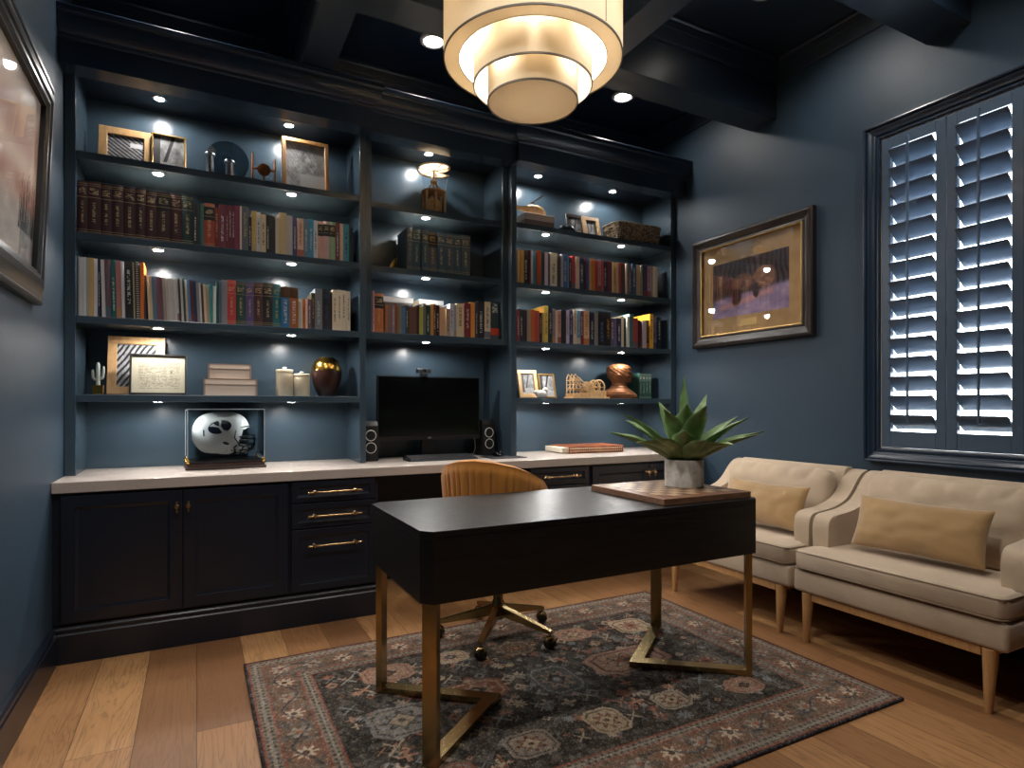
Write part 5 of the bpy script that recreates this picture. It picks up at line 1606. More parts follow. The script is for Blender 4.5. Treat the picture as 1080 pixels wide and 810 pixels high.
for r in range(6):
    n = 19
    for c in range(n):
        if r == 0 and 4 <= c <= 8: continue
        x = -.212 + .424 * (c + .5) / n; y = -.060 + .118 * (r + .5) / 6; z = .010 + .016 * (r + .5) / 6 - .001
        box(bm, x - .0098, y - .0085, z, x + .0098, y + .0085, z + .006, .0015)
box(bm, -.212 + .424 * 4 / 19 + .001, -.060 + .001, .0105, -.212 + .424 * 9 / 19 - .001, -.042, .020, .001)
obj('keys', bm, M['keys'], kb)
t = lt('thin dark grey mouse mat under the hutch on the worktop edge', 'mouse mat', 'mouse_mat', (1.80, 3.545, ZCT), 0)
bm = nb(); box(bm, -.135, -.10, 0, .115, .10, .004, .0015); obj('mat_pad', bm, simple('dark_felt_mat', '2c2c30', .9, bscale=300, bstr=.2), t)
t = lt('small black computer mouse resting on the dark mouse mat', 'mouse', 'computer_mouse', (1.775, 3.60, ZCT + .0045), .2)
bm = nb(); sphere(bm, (0, 0, .004), .03, 24, 16, 1.0, 1.75, 1.05)
bmesh.ops.delete(bm, geom=[v for v in bm.verts if v.co.z < 0], context='VERTS')
bmesh.ops.holes_fill(bm, edges=bm.edges[:], sides=0); obj('mouse_body', bm, M['blackgloss'], t, 50)
bm = nb(); lathe(bm, [(.006, -.003), (.007, 0), (.006, .003)], 16, (0, -.028, .030), 'x'); obj('scroll_wheel', bm, M['chrome'], t)
t = lt('thin white cable hanging behind the speaker from the monitor', 'cable', 'cable', (1.695, 3.80, ZCT))
bm = nb(); tube(bm, [(-.01, 0, .14), (.004, 0, .10), (.008, 0, .05), (0, .01, .012), (-.02, .04, .004)], .0022, 6); obj('cable_body', bm, M['white'], t, 60)

# leather album on the worktop
t = lt('rust leather album with a studded spine lying on the worktop under the bust bookcase', 'album', 'leather_album', (2.54, 3.72, ZCT), math.radians(-3))
bm = nb(); box(bm, -.245, -.125, .004, .25, .135, .042, .004, 2); obj('page_block', bm, M['pages'], t)
bm = nb(); box(bm, -.20, -.14, 0, .262, .145, .004, .0015); box(bm, -.20, -.14, .042, .262, .145, .050, .003, 2); box(bm, -.20, -.146, .0, .262, -.134, .050, .004, 2); obj('cover', bm, M['leather'], t)
bm = nb()
for k in range(26):
    x = -.188 + .0172 * k; sphere(bm, (x, -.147, .015), .0055, 8, 6); sphere(bm, (x, -.147, .034), .0055, 8, 6)
obj('spine_studs', bm, M['cream'], t, 60)

# ------------------------------------------------------------------ bust bookcase, top shelf
t = lt('flat taupe storage box under the wooden helicopter on the top shelf', 'box', 'storage_box', (2.135, 3.655, R1), 0)
bm = nb(); box(bm, -.118, 0, 0, .118, .20, .060, .002); obj('box_body', bm, M['boxedge'], t)
bm = nb(); box(bm, -.1195, -.0015, .061, .1195, .2015, .105, .002); obj('lid', bm, M['boxpaper'], t)
t = lt('small wooden model helicopter standing on the taupe storage box', 'model', 'model_helicopter', (2.135, 3.735, R1 + .1055), math.radians(-6))
bm = nb()
secs = [(-.060, .022, .030, .046), (-.035, .030, .040, .046), (.02, .032, .042, .044), (.062, .026, .032, .038), (.088, .010, .012, .034)]
rg = []
for x, ry, rz_, zc in secs:
    rg.append([bm.verts.new((x, ry * math.copysign(abs(math.cos(a)) ** .6, math.cos(a)), zc + rz_ * math.copysign(abs(math.sin(a)) ** .6, math.sin(a)))) for a in [2 * PI * k / 16 + .2 for k in range(16)]])
for a, c in zip(rg, rg[1:]):
    for k in range(16): bm.faces.new((a[k], a[(k + 1) % 16], c[(k + 1) % 16], c[k]))
bm.faces.new(rg[0]); bm.faces.new(rg[-1]); obj('fuselage', bm, M['plywood'], t, 35)
bm = nb(); quadbox(bm, [(-.155, -.006, .046), (-.058, -.014, .032), (-.058, .014, .032), (-.155, .006, .046), (-.155, -.005, .062), (-.058, -.014, .07), (-.058, .014, .07), (-.155, .005, .062)])
lathe(bm, [(.020, -.003), (.022, 0), (.020, .003)], 18, (-.152, -.010, .056), 'y'); box(bm, -.158, -.003, .05, -.140, .003, .088, .001); obj('tail_boom', bm, M['plywood'], t, 35)
bm = nb(); tube(bm, [(.0, 0, .084), (.0, 0, .104)], .005, 8)
bmesh.ops.translate(bm, verts=bm.verts, vec=(0, 0, 0))
quadbox(bm, [(-.050, -.008, .074), (.070, -.008, .160), (.070, .008, .160), (-.050, .008, .074), (-.050, -.008, .083), (.070, -.008, .169), (.070, .008, .169), (-.050, .008, .083)])
obj('rotor', bm, M['copper'], t)
bm = nb()
for s in (-1, 1):
    tube(bm, [(-.05, s * .03, .004), (.06, s * .03, .004), (.075, s * .03, .010)], .0035, 6)
    for x in (-.03, .04): tube(bm, [(x, s * .03, .004), (x, s * .018, .018)], .003, 6)
obj('skid', bm, M['plywood'], t)
t = lt('small dark glazed ornament shaped like a crouched shell beside the photo frames', 'ornament', 'dark_ornament', (2.365, 3.66, R1))
bm = nb(); sphere(bm, (0, 0, .028), .055, 28, 16, 1.25, .7, .62)
for v in bm.verts: v.co.z += .006 * math.sin(v.co.x * 90) * max(0, v.co.z / .05); v.co.z = max(v.co.z, 0)
obj('ornament_body', bm, M['slate'], t, 60)
# woven basket
t = lt('shallow woven seagrass basket with a handle loop on the top shelf by the wall', 'basket', 'woven_basket', (2.985, 3.70, R1), 0)
bm = nb()
def bring(w, d, z, p=5.0, n=60):
    return [bm.verts.new((w / 2 * math.copysign(abs(math.cos(a)) ** (2 / p), math.cos(a)), d / 2 * math.copysign(abs(math.sin(a)) ** (2 / p), math.sin(a)), z)) for a in [2 * PI * k / n for k in range(n)]]
rs = [bring(.40, .20, 0), bring(.425, .215, .03), bring(.44, .225, .08), bring(.445, .228, .128), bring(.425, .208, .128), bring(.41, .20, .04), bring(.38, .18, .012)]
for a, c in zip(rs, rs[1:]):
    for k in range(60): bm.faces.new((a[k], a[(k + 1) % 60], c[(k + 1) % 60], c[k]))
bm.faces.new(rs[0]); bm.faces.new(rs[-1]); obj('basket_body', bm, M['wicker'], t, 50)
bm = nb(); pts = [(v * 0 + .2205 * math.copysign(abs(math.cos(a)) ** .4, math.cos(a)), .112 * math.copysign(abs(math.sin(a)) ** .4, math.sin(a)), .131) for v, a in [(0, 2 * PI * k / 48) for k in range(48)]]
tube(bm, pts, .009, 8, closed=True); obj('rim', bm, M['wicker'], t, 60)
bm = nb(); tube(bm, [(-.222, -.045, .10), (-.240, -.03, .088), (-.246, 0, .083), (-.240, .03, .088), (-.222, .045, .10)], .006, 8); obj('handle', bm, M['wicker'], t, 60)

# ------------------------------------------------------------------ bust bookcase, lowest shelf
t = lt('small white and pink porcelain ornament in front of the two photo frames', 'ornament', 'porcelain_ornament', (2.140, 3.645, R4))
bm = nb(); sphere(bm, (0, 0, .028), .036, 26, 16, 1.25, .8, .80); sphere(bm, (.03, -.004, .056), .020, 18, 12, 1.1, .9, 1); sphere(bm, (-.042, 0, .040), .02, 16, 10, 1.2, .5, .7)
for v in bm.verts: v.co.z = max(v.co.z, 0)
obj('ornament_body', bm, M['shell'], t, 60)
# wooden mechanical engine model
t = lt('laser-cut wooden engine model with a spoked flywheel beside the bronze bust', 'model', 'engine_model', (2.575, 3.715, R4))
bm = nb()
box(bm, -.165, -.06, 0, .165, .06, .012, .001); box(bm, -.155, -.05, .012, .14, -.042, .036); box(bm, -.155, .042, .012, .14, .05, .036)
for k in range(12): box(bm, -.15 + .024 * k, -.053, .012, -.142 + .024 * k, -.0505, .036)
obj('base', bm, M['plywood'], t)
bm = nb()
for y in (-.045, .0, .045):
    out = [(-.15, .036), (-.15, .150), (-.135, .178), (-.118, .160), (-.09, .142), (-.05, .11), (-.03, .10), (-.03, .036)]
    tube(bm, [(a, y, c) for a, c in out], .0042, 6, closed=True)
    for a, c in (((-.15, .05), (-.09, .142)), ((-.15, .10), (-.05, .11)), ((-.03, .04), (-.12, .158)), ((-.09, .036), (-.09, .142)), ((-.15, .06), (-.03, .06))):
        tube(bm, [(a[0], y, a[1]), (c[0], y, c[1])], .0032, 6)
box(bm, -.148, -.05, .07, -.06, .05, .076); box(bm, -.148, -.05, .13, -.10, .05, .136); obj('roof_housing', bm, M['plywood'], t)
bm = nb()
for y in (-.030, .030):
    pts = [(.085 + .052 * math.cos(a), y, .085 + .052 * math.sin(a)) for a in [2 * PI * k / 40 for k in range(40)]]
    tube(bm, pts, .006, 8, closed=True)
    for k in range(6):
        a = k * PI / 3; tube(bm, [(.085, y, .085), (.085 + .05 * math.cos(a), y, .085 + .05 * math.sin(a))], .003, 6)
tube(bm, [(.085, -.05, .085), (.085, .05, .085)], .008, 10); obj('flywheel', bm, M['plywood'], t, 60)
bm = nb()
for (x, z, r) in ((.0, .075, .030), (.03, .105, .020), (-.01, .112, .016)):
    for y in (-.02, .006):
        n = 16; pr_ = []
        for k in range(n * 2):
            a = PI * k / n; rr = r * (1.0 if k % 2 else .86); pr_.append((x + rr * math.cos(a), z + rr * math.sin(a)))
        prism(bm, pr_, y, y + .006, 'y')
box(bm, -.03, -.046, .036, .04, -.040, .075); box(bm, -.03, .040, .036, .04, .046, .075); box(bm, .03, -.05, .036, .14, -.044, .060); box(bm, .03, .044, .036, .14, .05, .060); tube(bm, [(-.06, 0, .085), (.03, 0, .10)], .005, 8); obj('gear', bm, M['plywood'], t, 30)

# bronze bust, facing +x
def bust():
    bm = nb(); nA = 64
    # z, front, back, half width (x forward), exponent
    T = [(0, .122, -.136, .088, 2.6), (.012, .126, -.140, .092, 2.6), (.030, .120, -.136, .096, 2.4), (.050, .100, -.120, .094, 2.3), (.068, .078, -.096, .086, 2.2), (.084, .060, -.074, .070, 2.1), (.096, .053, -.064, .060, 2.0),
         (.110, .050, -.058, .056, 2.0), (.117, .060, -.058, .054, 2.0), (.125, .076, -.060, .055, 2.1), (.138, .080, -.064, .060, 2.2), (.150, .080, -.074, .066, 2.2), (.165, .081, -.082, .071, 2.2), (.182, .081, -.088, .074, 2.2), (.200, .080, -.092, .076, 2.2),
         (.214, .083, -.093, .077, 2.2), (.230, .080, -.092, .076, 2.2), (.246, .070, -.085, .070, 2.2), (.258, .054, -.070, .058, 2.1), (.266, .030, -.046, .038, 2.0), (.270, .004, -.02, .014, 2.0)]
    def G(x, c, s): return math.exp(-((x - c) / s) ** 2)
    zs = [0]; z = 0
    while z < .2699:
        z += .0028; zs.append(min(z, .27))
    rings = []
    def lerp(z, k):
        return interp([(r[0], r[k]) for r in T], z)
    for z in zs:
        F, B, W, E = (lerp(z, k) for k in (1, 2, 3, 4)); ring = []
        for i in range(nA):
            a = 2 * PI * i / nA
            ca, sa = math.cos(a), math.sin(a)
            rx = F if ca > 0 else -B
            k = (abs(ca) ** E + abs(sa) ** E) ** (-1 / E)
            x, y = rx * ca * k, W * sa * k
            th = math.atan2(sa, ca); at = abs(th)
            d = 0.0
            if z > .118:
                d += .017 * G(z, .164, .008) * G(th, 0, .17) + .011 * G(z, .175, .010) * G(th, 0, .15) + .005 * G(z, .188, .010) * G(th, 0, .13)          # nose
                d += .009 * G(z, .203, .006) * G(at, .38, .32)                                                # brow
                d -= .015 * G(z, .189, .0075) * G(at, .42, .17)                                                # eye sockets
                d += .004 * G(z, .189, .005) * G(at, .42, .09)                                                # eyeballs
                d += .007 * G(z, .148, .0035) * G(th, 0, .30) + .007 * G(z, .139, .0035) * G(th, 0, .27) - .006 * G(z, .1435, .0022) * G(th, 0, .28) - .004 * G(z, .154, .003) * G(th, 0, .2)
                d += .010 * G(z, .126, .007) * G(th, 0, .32) - .004 * G(z, .135, .003) * G(th, 0, .3)          # chin
                d += .004 * G(z, .172, .010) * G(at, .75, .22)                                                # cheekbones
                d -= .005 * G(z, .150, .012) * G(at, .85, .22)
                d += .015 * G(z, .178, .016) * G(at, 1.66, .11) - .006 * G(z, .178, .009) * G(at, 1.62, .05)  # ears
                hair = max(0, min(1, (at - 1.0) / .35)) * max(0, min(1, (z - .135) / .02)) if z < .222 else max(0, min(1, (z - .222) / .008 + max(0, at - .9)))
                hair = min(1, hair)
                d += hair * (.0030 + .0035 * mnoise.noise(Vector((x * 95, y * 95, z * 60))) + .0022 * math.sin(th * 16 + z * 220))
            elif .02 < z < .11:
                d += .004 * G(z, .06, .03) * G(at, .25, .08) - .004 * G(z, .07, .03) * G(th, 0, .10) + .007 * G(z, .088, .006) * (1 - .8 * G(th, 0, .35)) - .012 * G(z, .075, .022) * G(th, 0, .22)      # lapels, collar
            r = math.hypot(x, y); f = (r + d) / r if r > 1e-6 else 1
            ring.append(bm.verts.new((x * f, y * f, z)))
        rings.append(ring)
    for a, c in zip(rings, rings[1:]):
        for i in range(nA): bm.faces.new((a[i], a[(i + 1) % nA], c[(i + 1) % nA], c[i]))
    bm.faces.new(rings[0]); bm.faces.new(rings[-1])
    return bm
t = lt('bronze portrait bust facing the window wall on the lowest shelf', 'bust', 'bronze_bust', (2.895, 3.735, R4), math.radians(-38))
b_ = obj('bust_body', bust(), M['bronze'], t, 70); b_.scale = (1.08, 1.0, 1.0)
for k in range(4):
    t = lt('slim dark green gilt-edged book beside the bronze bust, %s of the four' % ('nearest to the bust', 'second from the bust', 'third from the bust', 'farthest from the bust')[k], 'book', 'book', (3.072 + .0305 * k, 3.70, R4), math.radians(-2), 'green books beside the bust')
    bm = nb(); box(bm, -.0145, 0, 0, .0145, .0035, .200, .001); box(bm, -.0145, 0, 0, -.0115, .15, .200); box(bm, .0115, 0, 0, .0145, .15, .200); c = obj('cover', bm, BM[2], t); c.color = (*hx('2c5248'), 1); c['ink'] = [.62, .60, .50]
    bm = nb(); box(bm, -.0112, .0037, .003, .0112, .146, .196); obj('page_block', bm, M['pages'], t)
BOOKS={
    'A':(-0.520,2.000,3.620,[
(0.04, 0.262, '3a1619', 'maroon gilt volume', 2),
(0.0543, 0.264, '381518', 'maroon gilt volume', 2),
(0.0464, 0.262, '351416', 'maroon gilt volume', 2),
(0.0491, 0.264, '341416', 'maroon gilt volume', 2),
(0.054, 0.263, '381618', 'maroon gilt volume', 2),
(0.0427, 0.263, '341618', 'slim maroon gilt volume', 2),
(0.0505, 0.261, '38191a', 'maroon gilt volume', 2),
(0.0595, 0.259, '36201f', 'brown volume with a black title box', 3),
(0.0539, 0.263, '3f1a20', 'burgundy gilt volume', 2),
(0.053, 0.264, '1c3434', 'dark green gilt volume', 2),
(0.0201, 0.222, '20201f', 'black paperback', 1),
(0.0153, 0.231, '1d3a34', 'dark green hardback', 0),
(0.0149, 0.231, '3f6660', 'teal hardback', 0),
(0.0523, 0.237, '9c4630', 'thick rust red hardback with a black band', 3),
(0.0207, 0.222, '7a2a20', 'thin red hardback with gilt spine', 1),
(0.0324, 0.243, '6e2c3c', 'wine red volume', 1),
(0.014, 0.24, '6e2c3c', 'thin wine red volume', 1),
(0.0164, 0.242, '6a2a3a', 'thin wine red volume', 1),
(0.0165, 0.245, '64283a', 'thin wine red volume', 1),
(0.0237, 0.248, '78304a', 'wine red volume', 0),
(0.0095, 0.247, 'd8ccc0', 'thin white booklet', 0),
(0.0335, 0.247, '5c6066', 'grey hardback with gilt lettering', 1),
(0.0169, 0.195, '26282a', 'short black paperback', 1),
(0.0242, 0.23, 'c8a860', 'gold and black paperback', 5),
(0.0219, 0.228, 'c4c4c8', 'white paperback with black title', 1),
(0.027, 0.218, 'cbb896', 'cream paperback', 1),
(0.0198, 0.224, '242320', 'black paperback with pale title', 1),
(0.0298, 0.218, '2c2a28', 'charcoal paperback', 0),
(0.02, 0.21, 'cfc3ae', 'off-white paperback', 0),
(0.0379, 0.242, 'c9b183', 'tall tan hardback', 0),
(0.0331, 0.231, 'b8b2ae', 'pale grey hardback', 0),
(0.0267, 0.224, '463c62', 'purple paperback with white title', 1),
(0.0326, 0.223, 'd4b39a', 'peach paperback with red foot', 5),
(0.0277, 0.222, '6c7c88', 'grey blue paperback', 1),
(0.0284, 0.226, '3f8fb4', 'bright blue paperback', 1),
(0.0238, 0.224, 'd9d6d2', 'white paperback with blue title', 1),
(0.031, 0.223, 'cfa08c', 'peach volume with black bands', 3),
(0.035, 0.228, 'cda6a6', 'pink volume with black bands', 3),
(0.0337, 0.227, '88a886', 'green striped volume with black bands', 3),
(0.0252, 0.23, '6c4038', 'brown paperback', 1),
(0.0204, 0.228, 'd8b49c', 'pale peach paperback', 0),
(0.0361, 0.23, '4f95a6', 'teal blue paperback with dark title', 1),
(0.0224, 0.213, '1c2530', 'black paperback', 0)]),
    'B':(-0.520,1.592,3.620,[
(0.005, 0.297, '7d8a92', 'grey blue binder', 0),
(0.0204, 0.295, 'd4d4d2', 'white binder', 0),
(0.0104, 0.294, 'dcdcd8', 'thin white binder', 0),
(0.0116, 0.293, 'a9aaae', 'thin pale grey binder', 0),
(0.0214, 0.293, 'c9a66c', 'tan binder', 0),
(0.0157, 0.292, 'd6d6da', 'white folder', 0),
(0.0118, 0.291, '1d2a44', 'navy folder with white title', 1),
(0.0166, 0.29, 'd8d4d6', 'white magazine', 0),
(0.0251, 0.293, '6a4a52', 'dark pink patterned magazine', 5),
(0.022, 0.296, '1d5f5c', 'teal green hardback with white title', 1),
(0.0242, 0.294, 'b87a78', 'pink and red patterned annual', 5),
(0.0142, 0.29, 'cfcdd0', 'white folder', 0),
(0.0368, 0.295, '1f1f1f', 'thick black binder', 1),
(0.0082, 0.291, 'b7a878', 'thin olive booklet', 0),
(0.0207, 0.295, '1c1d22', 'black spiral-bound notebook', 4),
(0.0187, 0.295, 'd0702c', 'orange hardback', 0),
(0.0084, 0.232, '33373f', 'thin charcoal booklet', 0),
(0.0126, 0.231, 'dcbf98', 'cream magazine', 0),
(0.0105, 0.23, 'd8c8aa', 'cream magazine', 0),
(0.019, 0.229, '5f7486', 'slate blue magazine', 0),
(0.017, 0.229, '7c5660', 'mauve magazine', 0),
(0.0128, 0.227, '6f4a58', 'thin plum magazine', 0),
(0.015, 0.226, 'a89c8e', 'grey tan magazine', 0),
(0.0129, 0.223, 'bdb6ae', 'pale grey magazine', 0),
(0.0129, 0.224, 'c8c2bc', 'off-white magazine', 0),
(0.013, 0.225, 'c4bfba', 'off-white magazine', 0),
(0.0109, 0.226, 'd4d0cc', 'thin white magazine', 0),
(0.0087, 0.227, 'd8d4d2', 'thin white magazine with red foot', 5),
(0.0109, 0.228, '3a3638', 'thin dark grey magazine', 0),
(0.011, 0.229, 'd8d6d4', 'white magazine', 0),
(0.011, 0.225, '2d4440', 'thin dark green magazine', 0),
(0.011, 0.226, 'd8c8b0', 'thin cream magazine', 0),
(0.0133, 0.228, '5d7ca8', 'blue magazine', 0),
(0.0156, 0.224, '4c3b4c', 'navy and pink magazine', 5),
(0.0156, 0.226, '2c3550', 'navy magazine', 0),
(0.0135, 0.214, '8b8d92', 'grey booklet', 0),
(0.009, 0.213, 'dedcda', 'thin white booklet', 0),
(0.0113, 0.211, '43352f', 'thin dark brown booklet', 0),
(0.0113, 0.21, 'dcc6a4', 'thin cream booklet', 0),
(0.0182, 0.209, 'b5a490', 'beige booklet', 0),
(0.0114, 0.213, '2f9088', 'thin turquoise booklet', 0),
(0.0161, 0.204, 'd2e2e0', 'white booklet', 0),
(0.0138, 0.238, '2c4c44', 'dark green hardback', 0),
(0.0139, 0.237, '5c7488', 'slate blue hardback', 0),
(0.0279, 0.24, '8a868c', 'grey hardback', 0),
(0.0447, 0.242, 'b23a3c', 'red volume with gilt bands', 2),
(0.05, 0.241, '24443c', 'dark green volume with gilt bands', 2),
(0.0434, 0.237, '564a78', 'purple volume with gilt bands', 2),
(0.0479, 0.242, '47262b', 'dark maroon volume with gilt bands', 2),
(0.053, 0.244, '232126', 'black volume with gilt bands', 2),
(0.0452, 0.246, '246a72', 'teal volume with gilt bands', 2),
(0.0483, 0.234, '2f72a4', 'blue paperback with brown top', 6),
(0.049, 0.233, 'a85e2c', 'orange brown paperback with dark top', 6),
(0.014, 0.158, 'aeb09c', 'thin sage paperback', 0),
(0.0094, 0.173, 'd8d0c0', 'thin cream paperback', 0),
(0.0183, 0.174, 'cf7040', 'orange paperback', 1),
(0.0121, 0.172, 'dcc9a6', 'thin cream paperback', 0),
(0.0195, 0.174, '74506a', 'plum paperback', 1),
(0.0212, 0.211, '3c3424', 'black and gold paperback', 1),
(0.0439, 0.24, '6e747a', 'grey hardback with white title', 1),
(0.0477, 0.239, '24222a', 'black hardback with gold and blue bands', 3),
(0.0109, 0.229, '201f24', 'thin black paperback', 0),
(0.0274, 0.24, 'd6c6ac', 'cream paperback', 1),
(0.0276, 0.242, 'd8cab4', 'cream paperback', 1),
(0.0278, 0.242, 'd6c8b2', 'cream paperback', 1),
(0.0241, 0.238, 'cfc0ac', 'cream paperback', 1)]),
    'C':(0.949,1.600,3.655,[
(0.014, 0.253, 'b48c94', 'thin pink paperback', 1),
(0.0559, 0.24, 'b8683c', 'thick orange hardback with a black band', 3),
(0.0101, 0.189, '2c2420', 'thin black book', 0),
(0.0149, 0.178, 'b0703c', 'thin orange tan book', 0),
(0.0269, 0.174, '8a7078', 'mauve grey hardback', 0),
(0.0193, 0.176, '957e88', 'thin mauve hardback', 1),
(0.0181, 0.183, '8c4c34', 'brick red hardback', 0),
(0.0243, 0.173, '8a7a5c', 'olive brown hardback', 0),
(0.0275, 0.169, '4c78ac', 'blue hardback', 0),
(0.0234, 0.183, '3c4844', 'dark grey green hardback', 1),
(0.0485, 0.175, '6c4a40', 'brown hardback', 0),
(0.0169, 0.188, '3c2420', 'thin dark brown hardback', 0),
(0.0283, 0.178, 'c0c060', 'yellow green hardback', 0),
(0.0158, 0.204, '6c7474', 'thin grey hardback', 0),
(0.0318, 0.194, '243c34', 'dark green hardback', 1),
(0.0211, 0.202, 'c49c58', 'tan hardback', 0),
(0.0174, 0.206, '7c3424', 'rust brown hardback', 1),
(0.0246, 0.199, '1c1c20', 'black hardback with white title', 1),
(0.0424, 0.187, 'd8b490', 'peach hardback', 0),
(0.0276, 0.18, 'b09880', 'tan paperback with brown title', 1),
(0.0285, 0.216, 'c4c8d8', 'pale lavender paperback', 1),
(0.018, 0.214, '8ca4bc', 'thin blue and white paperback', 5),
(0.0537, 0.221, 'dccaaa', 'wide cream hardback', 1),
(0.0441, 0.228, '6c2028', 'dark red hardback with pale title', 1),
(0.0356, 0.237, 'e09840', 'orange hardback', 0),
(0.0179, 0.238, '2c3450', 'thin navy paperback', 1),
(0.0515, 0.249, '201c20', 'black hardback with white title', 1),
(0.0443, 0.249, 'cfc0a6', 'cream hardback with blue foot', 5),
(0.0641, 0.254, '20343c', 'black teal hardback with a red block', 7)]),
    'D':(1.171,2.005,3.655,[
(0.034, 0.269, '4a5258', 'navy volume with gilt lettering', 2),
(0.0594, 0.266, '34505f', 'navy volume with gilt lettering', 2),
(0.0443, 0.266, '38505c', 'slim navy volume with gilt lettering', 2),
(0.0609, 0.262, '485058', 'navy volume with a gold title box', 3),
(0.0553, 0.263, '344e5e', 'navy volume with gilt lettering', 2),
(0.0627, 0.265, '3e4e5a', 'navy volume with gilt lettering', 2),
(0.0501, 0.265, '36505e', 'slim navy volume with gilt lettering', 2),
(0.0644, 0.268, '42505a', 'navy volume with gilt lettering', 2)]),
    'E':(1.931,1.985,3.620,[
(0.011, 0.239, 'a87c50', 'thin tan paperback', 0),
(0.0132, 0.231, 'dccaa0', 'thin cream paperback', 0),
(0.031, 0.232, 'c8963c', 'gold paperback', 0),
(0.041, 0.237, '2a2628', 'black paperback with white title', 1),
(0.015, 0.238, '6c2430', 'thin dark red paperback', 0),
(0.015, 0.24, 'dcd8d4', 'thin white paperback', 0),
(0.0302, 0.234, '3c7c9c', 'blue paperback', 0),
(0.0358, 0.241, 'b85a2c', 'orange paperback', 0),
(0.0291, 0.238, '34465c', 'slate navy paperback', 0),
(0.027, 0.238, 'd8c8cc', 'pale pink paperback', 0),
(0.0209, 0.237, '4c4464', 'thin purple paperback', 0),
(0.0571, 0.244, 'd8ceb0', 'cream paperback with black title', 1),
(0.0276, 0.234, '382c20', 'dark brown paperback', 0),
(0.0198, 0.24, 'a4a0b0', 'thin lavender grey paperback', 0),
(0.0375, 0.244, '3c6490', 'blue paperback with white title', 1),
(0.0145, 0.235, '7088b0', 'thin pale blue paperback', 0),
(0.0242, 0.231, '2c2c34', 'charcoal paperback', 1),
(0.03, 0.242, 'b03034', 'red paperback', 5),
(0.0335, 0.239, 'dcc4a8', 'cream paperback', 0),
(0.0469, 0.237, '1f3c50', 'dark teal paperback', 1),
(0.0207, 0.24, '4c2440', 'thin plum paperback', 0),
(0.0208, 0.242, '2c5ca8', 'bright blue paperback', 0),
(0.0167, 0.237, 'd0a870', 'thin tan paperback', 0),
(0.0379, 0.241, 'cc7c2c', 'amber paperback', 0),
(0.0212, 0.23, 'b03c34', 'thin red paperback', 0),
(0.0255, 0.24, 'a88898', 'peach and purple paperback', 5),
(0.0214, 0.235, 'b44430', 'thin vermilion paperback', 0),
(0.0344, 0.235, '242c48', 'navy paperback', 1),
(0.039, 0.24, '6c2c40', 'maroon paperback', 0),
(0.0174, 0.235, 'dcccac', 'thin cream paperback', 0),
(0.0324, 0.235, 'c8a848', 'mustard paperback', 1),
(0.0159, 0.236, 'dcc0b8', 'thin pale pink paperback', 0),
(0.0177, 0.238, 'b43c34', 'thin red paperback', 0),
(0.0266, 0.234, '3c4434', 'dark olive paperback', 0),
(0.0223, 0.237, '5c2824', 'thin dark red paperback', 0),
(0.0134, 0.238, 'd8c8b8', 'thin off-white paperback', 0),
(0.0225, 0.241, '706c74', 'grey paperback', 0),
(0.0226, 0.239, '7c5c44', 'brown paperback', 1),
(0.0409, 0.24, '2c4c6c', 'steel blue paperback', 1),
(0.0412, 0.241, 'b89474', 'tan paperback', 0),
(0.0184, 0.239, '7c8878', 'thin sage paperback', 0),
(0.0464, 0.245, '3c4054', 'navy and red paperback', 5),
(0.0374, 0.241, 'a898b8', 'lavender and orange paperback', 5),
(0.0235, 0.244, 'b49468', 'thin tan paperback', 0),
(0.0236, 0.246, 'dcd4c4', 'thin white paperback', 0),
(0.019, 0.245, 'cfbc9c', 'thin cream paperback', 0)]),
    'F':(1.931,1.590,3.620,[
(0.022, 0.215, '94303c', 'crimson paperback', 1),
(0.0295, 0.224, '20222c', 'black paperback with white title', 1),
(0.0282, 0.219, '2c2430', 'thin dark plum paperback', 0),
(0.0277, 0.221, '9c8c78', 'grey tan paperback', 0),
(0.0377, 0.224, 'c86430', 'orange paperback', 0),
(0.0342, 0.22, 'b84c38', 'brick red paperback', 0),
(0.0229, 0.209, '28262a', 'short black paperback', 1),
(0.0192, 0.21, 'd8b860', 'short yellow tan paperback', 0),
(0.0316, 0.262, 'dcc864', 'tall yellow hardback', 1),
(0.0303, 0.248, '20242c', 'black hardback', 1),
(0.0235, 0.243, '84747c', 'grey and red paperback', 5),
(0.0196, 0.231, 'd4c4b0', 'thin cream paperback', 0),
(0.0276, 0.233, 'c89488', 'pink paperback', 5),
(0.0438, 0.243, '202024', 'black hardback', 0),
(0.0321, 0.242, 'c0b4d0', 'lavender white paperback', 1),
(0.0299, 0.247, '34305c', 'purple navy hardback', 1),
(0.0309, 0.25, 'd4c0a8', 'cream paperback', 1),
(0.0286, 0.245, '5c90b0', 'pale blue paperback with cream foot', 5),
(0.0329, 0.247, '7c2c30', 'dark red paperback', 1),
(0.0523, 0.251, 'dcb890', 'cream paperback with orange foot', 5),
(0.0394, 0.247, '1c2c44', 'navy hardback', 1),
(0.0338, 0.243, '8a8680', 'grey hardback', 0),
(0.0598, 0.254, '1c1c24', 'black hardback with blue title', 1),
(0.0518, 0.251, '1c1a1c', 'black hardback with gold title', 1),
(0.0392, 0.211, '645c78', 'short grey purple paperback', 1),
(0.0175, 0.212, '78628c', 'thin purple paperback', 0),
(0.0397, 0.215, '28345c', 'navy paperback with white title', 1),
(0.0311, 0.235, 'dccfb0', 'cream paperback', 0),
(0.0223, 0.226, '24221f', 'thin black paperback', 0),
(0.0224, 0.234, 'dce0d0', 'thin mint white paperback', 0),
(0.0388, 0.255, '587074', 'teal grey hardback', 5),
(0.0474, 0.226, 'b0383c', 'red paperback', 5),
(0.0229, 0.213, '38241c', 'thin dark brown paperback', 0),
(0.0184, 0.2, '5c2834', 'thin maroon paperback', 0),
(0.0371, 0.202, 'c4b8c0', 'pale grey paperback', 0),
